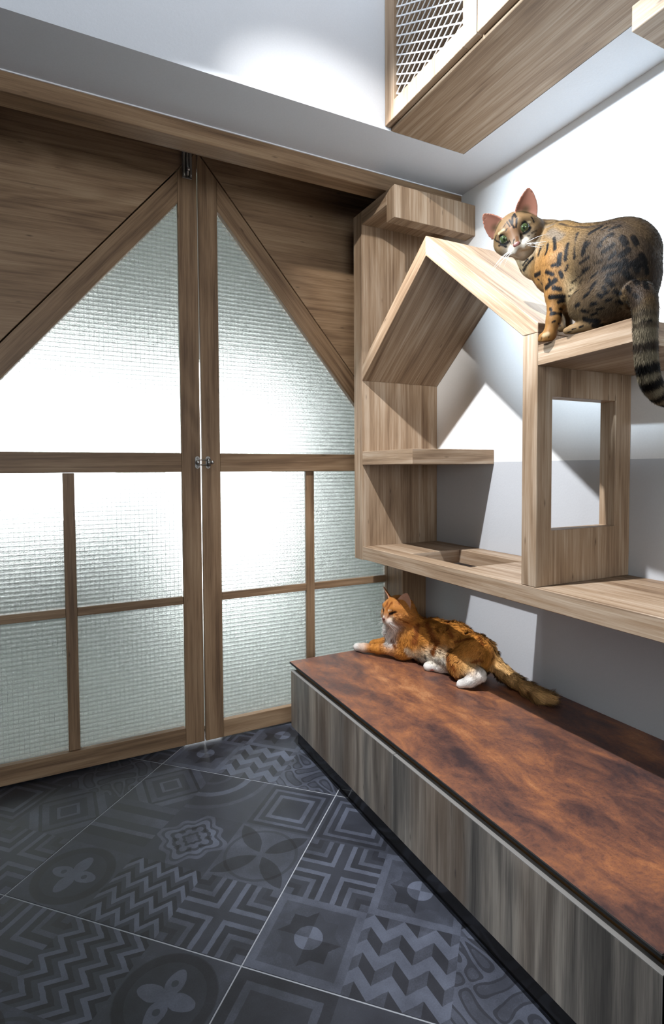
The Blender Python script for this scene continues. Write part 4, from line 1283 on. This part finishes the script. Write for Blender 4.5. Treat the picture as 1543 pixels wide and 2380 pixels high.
  ((0.9637, 0.9974, 1.5434), (0.9624, 0.9864, 1.5282), 0.0014, 'black', 0.25),
  ((0.9774, 0.9888, 1.5610), (0.9732, 0.9787, 1.5486), 0.0029, 'black', 0.25),
  ((0.9972, 0.9659, 1.5054), (1.0120, 0.9560, 1.5092), 0.0011, 'black', 0.25),
  ((0.9998, 0.9646, 1.4970), (1.0155, 0.9592, 1.5034), 0.0011, 'black', 0.25),
  ((1.0017, 0.9591, 1.5107), (1.0120, 0.9543, 1.5163), 0.0014, 'black', 0.25),
  ((0.9619, 1.0357, 1.5174), (0.9647, 1.0208, 1.5039), 0.0021, 'black', 0.25),
  ((0.9655, 1.0258, 1.5000), (0.9725, 1.0075, 1.4919), 0.0023, 'black', 0.25),
  ((0.9581, 1.0263, 1.5220), (0.9614, 1.0327, 1.5162), 0.0018, 'black', 0.25),
  ((0.9594, 0.9967, 1.5220), (0.9605, 0.9928, 1.5269), 0.0011, 'black', 0.25),
  ((0.9554, 1.0153, 1.5217), (0.9567, 1.0006, 1.5258), 0.0026, 'cream', 0.60),
  ((0.9814, 0.9677, 1.5319), (0.9979, 0.9613, 1.5359), 0.0023, 'cream', 0.60),
  ((0.9572, 1.0011, 1.5323), (0.9620, 0.9995, 1.5411), 0.0011, 'black', 0.25),
  ((1.0030, 0.9608, 1.5478), (1.0083, 0.9583, 1.5367), 0.0020, 'black', 0.25),
  ((0.9742, 0.9965, 1.4784), (0.9978, 0.9813, 1.4743), 0.0058, 'white', 0.60),
  ((0.9890, 0.9996, 1.4705), (0.9956, 0.9867, 1.4673), 0.0052, 'white', 0.60),
  ((1.0150, 1.0137, 1.4650), (1.0068, 1.0095, 1.4696), 0.0053, 'cream', 0.60),
  ((0.9708, 0.9731, 1.5005), (0.9718, 0.9718, 1.4876), 0.0043, 'facebrown', 0.60),
  ((0.9670, 0.9777, 1.4973), (0.9682, 0.9819, 1.4878), 0.0014, 'black', 0.25),
  ((0.9804, 0.9701, 1.4969), (0.9782, 0.9682, 1.4875), 0.0014, 'black', 0.25),
  ((1.0013, 0.9641, 1.4900), (0.9894, 0.9655, 1.4801), 0.0014, 'black', 0.25),
]

PAL_B = dict(tan=srgb(96, 77, 53), gold=srgb(126, 97, 58), brown=srgb(80, 63, 42), dark=srgb(54, 43, 33), amber=srgb(134, 94, 50),  # dark: rump fur, painted darker still for the weaker light at the rear
             cream=srgb(182, 158, 120), cream2=srgb(124, 98, 66), face=srgb(100, 78, 52), facebrown=srgb(100, 68, 44), white=srgb(206, 194, 176),
             black=srgb(14, 12, 11), tailgrey=srgb(122, 112, 92), taildark=srgb(80, 70, 56), earback=srgb(70, 58, 46), black2=srgb(56, 48, 40), earin=srgb(140, 92, 74), pink=srgb(186, 118, 90), grey=srgb(100, 86, 70))
BENGAL_MARKS = BENGAL_MARKS + BENGAL_RINGS
# chin and lips
def face_mark(h, a, b_, r, col, soft): return (head_point(h, *a), head_point(h, *b_), r*h['s'], col, soft)
BENGAL_MARKS.append(face_mark(BENGAL_HEAD, (-4, -44, 30), (-4, -40, 34), 9, 'white', 0.6))
for sx_ in (-1, 1):
    BENGAL_MARKS.append(face_mark(BENGAL_HEAD, (sx_*8, -28, 42), (sx_*16, -27, 32), 9, 'white', 0.6))
    for k in range(12):
        a0, a1 = 2*math.pi*k/12, 2*math.pi*(k+1)/12
        BENGAL_MARKS.append(face_mark(BENGAL_HEAD, (sx_*23.5 + 12.5*math.cos(a0), 5 + 11*math.sin(a0), 27), (sx_*23.5 + 12.5*math.cos(a1), 5 + 11*math.sin(a1), 27), 4.0, 'black', 0.3))
    BENGAL_MARKS.append(face_mark(BENGAL_HEAD, (sx_*13, -4, 34), (sx_*8, -15, 42), 3.2, 'black', 0.4))
    BENGAL_MARKS.append(face_mark(BENGAL_HEAD, (sx_*35, 8, 18), (sx_*47, 4, -4), 3.0, 'black', 0.4))
    BENGAL_MARKS.append(face_mark(BENGAL_HEAD, (sx_*1, -28, 47), (sx_*9, -35, 40), 1.8, 'black', 0.5))
    BENGAL_MARKS.append(face_mark(BENGAL_HEAD, (sx_*34, 33, 0), (sx_*38, 38, -4), 8, 'brown', 0.9))  # brown paints the shade at the base inside each ear
    BENGAL_MARKS.append(face_mark(BENGAL_HEAD, (sx_*30, -16, 24), (sx_*40, -12, 8), 3.0, 'black', 0.5))
def on_perch(P):
    """keep the coat resting on the boards instead of sinking into them"""
    P = P.copy()
    x, y, z = P[:, 0], P[:, 1], P[:, 2]
    m = (z < 1.2564) & (y > 0.694) & (y < 0.957) & (z > 1.19)
    end = m & (y < 0.702)
    P[end, 1] = 0.6935
    P[m & ~end, 2] = 1.2564
    P[(z < 1.2564) & (z > 1.19) & (y > 0.74) & (x < 1.03) & m, 2] = 1.2564
    roof = 1.6665 - 0.8265*(1.3875 - y) + 0.0025
    r_ = (y >= 0.952) & (z < roof)
    P[r_, 2] = roof[r_]
    return P
bengal, bV, bF, bN = make_cat('bengal_cat', 'spotted brown tabby cat sitting on the perch and looking back at the viewer',
        BENGAL, BENGAL_EARS, PAL_B, BENGAL_MARKS, 0.0022, 220000, 0.00027, 0.30, 3, 0.1, 0.0, 0.15, on_perch)
BH = BENGAL_HEAD
EYE_G = eye_material('green_eye', srgb(54, 62, 36), (0.01, 0.009, 0.008, 1))
for sx_ in (-1, 1):
    c = head_point(BH, sx_*23.5, 5, 21)
    g = np.array(BH['f'])*1.0
    cat_eye(bengal, c, g, BH['u'], 12.2*BH['s'], EYE_G)
bm = bmesh.new()
sphere_bm(bm, (0, 0, 0), 1.0)
for v in bm.verts:
    w_ = 1.0 + 0.35*v.co.z
    v.co = Vector(head_point(BH, -1 + v.co.x*8.0*w_, -19.5 + v.co.z*6.2, 50.5 + v.co.y*3.6))
finish('nose', bm, NOSE_MAT, bengal, smooth=True)
rw = random.Random(5)
for sx_ in (-1, 1):
    for k in range(6):
        a0 = (sx_*rw.uniform(10, 17), -24 - rw.uniform(0, 9), rw.uniform(40, 44))
        L_ = rw.uniform(38, 62); ang = rw.uniform(-0.55, 0.15)
        pts = []
        for q in range(7):
            t = q/6
            pts.append(head_point(BH, a0[0] + sx_*L_*t*math.cos(ang), a0[1] + L_*t*math.sin(ang) - 14*t*t, a0[2] + 10*t - 14*t*t))
        tube('whisker', pts, [0.00038*(1 - 0.8*q/6) for q in range(7)], WHISK_MAT, bengal, 5)
ORANGE = [
  ('c', (1.1650, 1.6551, 0.3617), (1.2000, 1.5921, 0.3643), 0.0591, 0.0671, 0.030, 1.00, 'orange', 0.0160),
  ('c', (1.2000, 1.5921, 0.3643), (1.2250, 1.5047, 0.3665), 0.0686, 0.0693, 0.030, 1.00, 'orange', 0.0170),
  ('c', (1.2250, 1.5047, 0.3665), (1.2350, 1.4180, 0.3578), 0.0693, 0.0624, 0.030, 1.00, 'orange', 0.0160),
  ('c', (1.1250, 1.6983, 0.3908), (1.1200, 1.6908, 0.3379), 0.0408, 0.0423, 0.025, 1.00, 'white', 0.0220),
  ('c', (1.1500, 1.6796, 0.4000), (1.1600, 1.6480, 0.3596), 0.0470, 0.0527, 0.025, 1.00, 'orange', 0.0180),
  ('c', (1.1300, 1.6370, 0.3560), (1.1150, 1.6474, 0.3243), 0.0414, 0.0307, 0.020, 1.00, 'orange', 0.0120),
  ('c', (1.1120, 1.6430, 0.3245), (1.0600, 1.7274, 0.3160), 0.0207, 0.0165, 0.012, 1.00, 'orange', 0.0080),
  ('c', (1.0600, 1.7274, 0.3160), (1.0300, 1.7820, 0.3098), 0.0165, 0.0152, 0.010, 1.00, 'orange', 0.0060),
  ('c', (1.0300, 1.7820, 0.3098), (1.0180, 1.8128, 0.3045), 0.0160, 0.0145, 0.008, 1.00, 'white', 0.0050),
  ('c', (1.1300, 1.7347, 0.3292), (1.0850, 1.8054, 0.3081), 0.0208, 0.0155, 0.012, 1.00, 'orange', 0.0080),
  ('c', (1.1600, 1.5883, 0.3253), (1.1750, 1.4764, 0.3382), 0.0302, 0.0345, 0.030, 1.00, 'cream', 0.0180),
  ('c', (1.2250, 1.3962, 0.3686), (1.1800, 1.4060, 0.3375), 0.0588, 0.0473, 0.030, 1.00, 'orange', 0.0140),
  ('c', (1.1750, 1.4000, 0.3360), (1.1700, 1.3272, 0.3353), 0.0333, 0.0227, 0.020, 1.00, 'sand', 0.0120),
  ('c', (1.1700, 1.3117, 0.3350), (1.1450, 1.3298, 0.3145), 0.0199, 0.0159, 0.012, 1.00, 'white', 0.0080),
  ('c', (1.1450, 1.3298, 0.3145), (1.1280, 1.3539, 0.3013), 0.0159, 0.0127, 0.008, 1.00, 'white', 0.0050),
  ('c', (1.1850, 1.4443, 0.3248), (1.1600, 1.4847, 0.3061), 0.0227, 0.0173, 0.016, 1.00, 'white', 0.0080),
  ('c', (1.1600, 1.4847, 0.3090), (1.1300, 1.5252, 0.3027), 0.0158, 0.0146, 0.010, 1.00, 'white', 0.0050),
  ('c', (1.2620, 1.3908, 0.3758), (1.2680, 1.3632, 0.3462), 0.0324, 0.0237, 0.012, 1.00, 'sand', 0.0190),
  ('c', (1.2680, 1.3632, 0.3462), (1.2720, 1.3229, 0.3247), 0.0237, 0.0219, 0.012, 1.00, 'sand', 0.0190),
  ('c', (1.2720, 1.3229, 0.3247), (1.2720, 1.2729, 0.3112), 0.0219, 0.0200, 0.012, 1.00, 'sand', 0.0190),
  ('c', (1.2720, 1.2729, 0.3112), (1.2680, 1.2165, 0.3074), 0.0200, 0.0181, 0.012, 1.00, 'sand', 0.0190),
  ('c', (1.2680, 1.2165, 0.3074), (1.2660, 1.1731, 0.3038), 0.0181, 0.0177, 0.012, 1.00, 'tailtip', 0.0340),
  ('c', (1.2660, 1.1731, 0.3038), (1.2720, 1.1435, 0.3071), 0.0177, 0.0137, 0.012, 1.00, 'tailtip', 0.0340),
  ('e', (1.1011, 1.6632, 0.4745), ((0.1192, -0.9929, 0.0000), (-0.1510, -0.0181, 0.9884), (-0.9813, -0.1178, -0.1521)), (0.0505, 0.0459, 0.0505), 0.010, 'face', 0.0060),
  ('c', (1.0832, 1.6348, 0.4510), (1.1083, 1.6270, 0.4563), 0.0260, 0.0306, 0.010, 1.00, 'face', 0.0120),
  ('c', (1.0770, 1.6865, 0.4510), (1.0995, 1.7000, 0.4563), 0.0260, 0.0306, 0.010, 1.00, 'face', 0.0120),
  ('c', (1.0611, 1.6584, 0.4745), (1.0453, 1.6565, 0.4472), 0.0168, 0.0115, 0.006, 1.00, 'face', 0.0030),
  ('c', (1.0539, 1.6490, 0.4375), (1.0713, 1.6472, 0.4371), 0.0130, 0.0168, 0.005, 1.00, 'white', 0.0040),
  ('c', (1.0519, 1.6657, 0.4375), (1.0684, 1.6716, 0.4371), 0.0130, 0.0168, 0.005, 1.00, 'white', 0.0040),
  ('c', (1.0620, 1.6585, 0.4281), (1.0835, 1.6610, 0.4283), 0.0107, 0.0168, 0.006, 1.00, 'white', 0.0050),
  ('c', (1.0685, 1.6361, 0.4845), (1.0895, 1.6247, 0.4782), 0.0123, 0.0138, 0.008, 1.00, 'face', 0.0040),
  ('c', (1.0630, 1.6817, 0.4845), (1.0808, 1.6977, 0.4782), 0.0123, 0.0138, 0.008, 1.00, 'face', 0.0040),
  ('c', (1.1188, 1.6622, 0.4616), (1.1400, 1.6515, 0.4036), 0.0429, 0.0509, 0.020, 1.00, 'orange', 0.0180),
  ('c', (1.0895, 1.6618, 0.4293), (1.1000, 1.6970, 0.3913), 0.0245, 0.0312, 0.015, 1.00, 'white', 0.0200),
]
ORANGE_EARS = [
  ((1.0899, 1.6958, 0.5012), (1.0744, 1.7139, 0.5472), 0.0245, (-0.8993, 0.4177, -0.1298)),
  ((1.1043, 1.6265, 0.5022), (1.1035, 1.6079, 0.5420), 0.0245, (-0.7749, -0.6186, -0.1298)),
]
ORANGE_HEAD = dict(c=(1.0900, 1.6618, 0.4665), r=(0.1192, -0.9929, 0.0000), u=(-0.1510, -0.0181, 0.9884), f=(-0.9813, -0.1178, -0.1521), s=0.001532)
ORANGE_MARKS = [
  ((1.0596, 1.6649, 0.4994), (1.0473, 1.6502, 0.4782), 0.0026, 'stripe', 0.60),
  ((1.0659, 1.6464, 0.5026), (1.0577, 1.6319, 0.4785), 0.0025, 'stripe', 0.60),
  ((1.0487, 1.6696, 0.4789), (1.0389, 1.6607, 0.4604), 0.0026, 'stripe', 0.60),
  ((1.0640, 1.6233, 0.4659), (1.0999, 1.5979, 0.4557), 0.0025, 'stripe', 0.60),
  ((1.0685, 1.6137, 0.4524), (1.0987, 1.6049, 0.4374), 0.0030, 'stripe', 0.60),
  ((1.0853, 1.6482, 0.5155), (1.0826, 1.6258, 0.4999), 0.0031, 'stripe', 0.60),
  ((1.0425, 1.6523, 0.4322), (1.0620, 1.6358, 0.4285), 0.0066, 'white', 0.60),
  ((1.0366, 1.6552, 0.4553), (1.0366, 1.6552, 0.4553), 0.0031, 'white', 0.60),
  ((1.0541, 1.6412, 0.4661), (1.0582, 1.6345, 0.4671), 0.0036, 'deep', 0.60),
  ((1.1623, 1.5822, 0.4285), (1.1482, 1.5140, 0.3878), 0.0111, 'stripe', 0.60),
  ((1.2172, 1.5396, 0.4394), (1.1778, 1.4667, 0.4159), 0.0101, 'stripe', 0.60),
  ((1.1766, 1.4428, 0.4032), (1.1995, 1.3914, 0.4234), 0.0057, 'stripe', 0.60),
  ((1.2069, 1.4357, 0.4249), (1.2402, 1.4176, 0.4288), 0.0048, 'stripe', 0.60),
  ((1.1510, 1.5018, 0.3907), (1.1356, 1.5132, 0.3503), 0.0088, 'stripe', 0.60),
  ((1.2292, 1.3842, 0.4282), (1.2214, 1.3551, 0.4114), 0.0056, 'stripe', 0.60),
  ((1.1405, 1.6034, 0.4262), (1.1191, 1.5905, 0.3710), 0.0112, 'stripe', 0.60),
  ((1.1460, 1.4342, 0.3623), (1.1336, 1.3898, 0.3403), 0.0085, 'stripe', 0.60),
  ((1.1710, 1.3512, 0.3647), (1.2037, 1.3417, 0.3692), 0.0064, 'stripe', 0.60),
  ((1.0838, 1.6744, 0.3637), (1.0848, 1.6477, 0.3396), 0.0047, 'stripe', 0.60),
  ((1.0613, 1.7168, 0.3342), (1.0537, 1.7047, 0.3175), 0.0037, 'stripe', 0.60),
  ((1.0396, 1.7523, 0.3275), (1.0340, 1.7430, 0.3095), 0.0032, 'stripe', 0.60),
  ((1.1056, 1.6062, 0.3431), (1.1234, 1.6053, 0.3149), 0.0101, 'cream', 0.60),
  ((1.1320, 1.5744, 0.3101), (1.1421, 1.4442, 0.3408), 0.0111, 'white2', 0.60),
  ((1.1301, 1.5058, 0.2952), (1.1324, 1.4993, 0.2989), 0.0044, 'pink', 0.60),
]

PAL_O = dict(orange=srgb(198, 130, 58), sand=srgb(222, 174, 112), cream=srgb(236, 214, 180), white=srgb(242, 238, 232), white2=srgb(240, 230, 212), tailtip=srgb(206, 162, 106),
             face=srgb(184, 120, 58), stripe=srgb(136, 76, 32), deep=srgb(34, 20, 14), pink=srgb(206, 128, 112), earback=srgb(150, 90, 44), earin=srgb(206, 164, 140),
             black=srgb(30, 20, 14), brown=srgb(110, 66, 34), dark=srgb(70, 44, 26), grey=srgb(150, 130, 110), facebrown=srgb(150, 96, 50))
FACE_O = []
for sx_ in (-1, 1):
    FACE_O += [face_mark(ORANGE_HEAD, (sx_*9, 3, 24), (sx_*21, 8, 17), 3.4, 'deep', 0.3), face_mark(ORANGE_HEAD, (sx_*21, 8, 17), (sx_*33, 2, -2), 1.8, 'stripe', 0.4),
               face_mark(ORANGE_HEAD, (sx_*8, 0, 27), (sx_*5, -8, 33), 1.8, 'stripe', 0.4), face_mark(ORANGE_HEAD, (sx_*15, 12, 24), (sx_*8, 11, 26), 1.6, 'cream', 0.6),
               face_mark(ORANGE_HEAD, (sx_*12, -8, 24), (sx_*18, -4, 20), 3.5, 'cream', 0.7), face_mark(ORANGE_HEAD, (sx_*24, -8, 12), (sx_*36, -6, -6), 1.8, 'stripe', 0.4),
               face_mark(ORANGE_HEAD, (sx_*5, 16, 24), (sx_*7, 30, 12), 2.2, 'stripe', 0.4), face_mark(ORANGE_HEAD, (sx_*1, -13, 36), (sx_*6, -18, 31), 1.2, 'stripe', 0.4)]
def on_bench(P):
    P = P.copy()
    P[:, 2] = np.maximum(P[:, 2], 0.2896)
    return P
orange_cat, oV, oF, oN = make_cat('orange_cat', 'long haired orange and white cat lying on the rust topped bench',
        ORANGE, ORANGE_EARS, PAL_O, ORANGE_MARKS + FACE_O, 0.0028, 95000, 0.00055, 0.40, 11, 0.22, 0.012, 0.26, on_bench)
OH = ORANGE_HEAD
EYE_D = eye_material('half_closed_eye', srgb(70, 48, 26), (0.01, 0.008, 0.006, 1))
for sx_ in (-1, 1):
    cat_eye(orange_cat, head_point(OH, sx_*14.5, 5, 13.5), np.array(OH['f'])*0.85 + np.array(OH['r'])*sx_*0.5, OH['u'], 8.0*OH['s'], EYE_D)
bm = bmesh.new()
sphere_bm(bm, (0, 0, 0), 1.0)
for v in bm.verts:
    w_ = 1.0 + 0.35*v.co.z
    v.co = Vector(head_point(OH, v.co.x*4.6*w_, -8 + v.co.z*3.6, 36.5 + v.co.y*3.4))
finish('nose', bm, NOSE_MAT, orange_cat, smooth=True)
for sx_ in (-1, 1):
    for k in range(5):
        a0 = (sx_*rw.uniform(6, 10), -14 - rw.uniform(0, 5), rw.uniform(28, 31))
        L_ = rw.uniform(24, 38); ang = rw.uniform(-0.5, 0.1)
        pts = []
        for q in range(6):
            t = q/5
            pts.append(head_point(OH, a0[0] + sx_*L_*t*math.cos(ang), a0[1] + L_*t*math.sin(ang) - 8*t*t, a0[2] + 5*t - 9*t*t))
        tube('whisker', pts, [0.00034*(1 - 0.8*q/5) for q in range(6)], WHISK_MAT, orange_cat, 5)
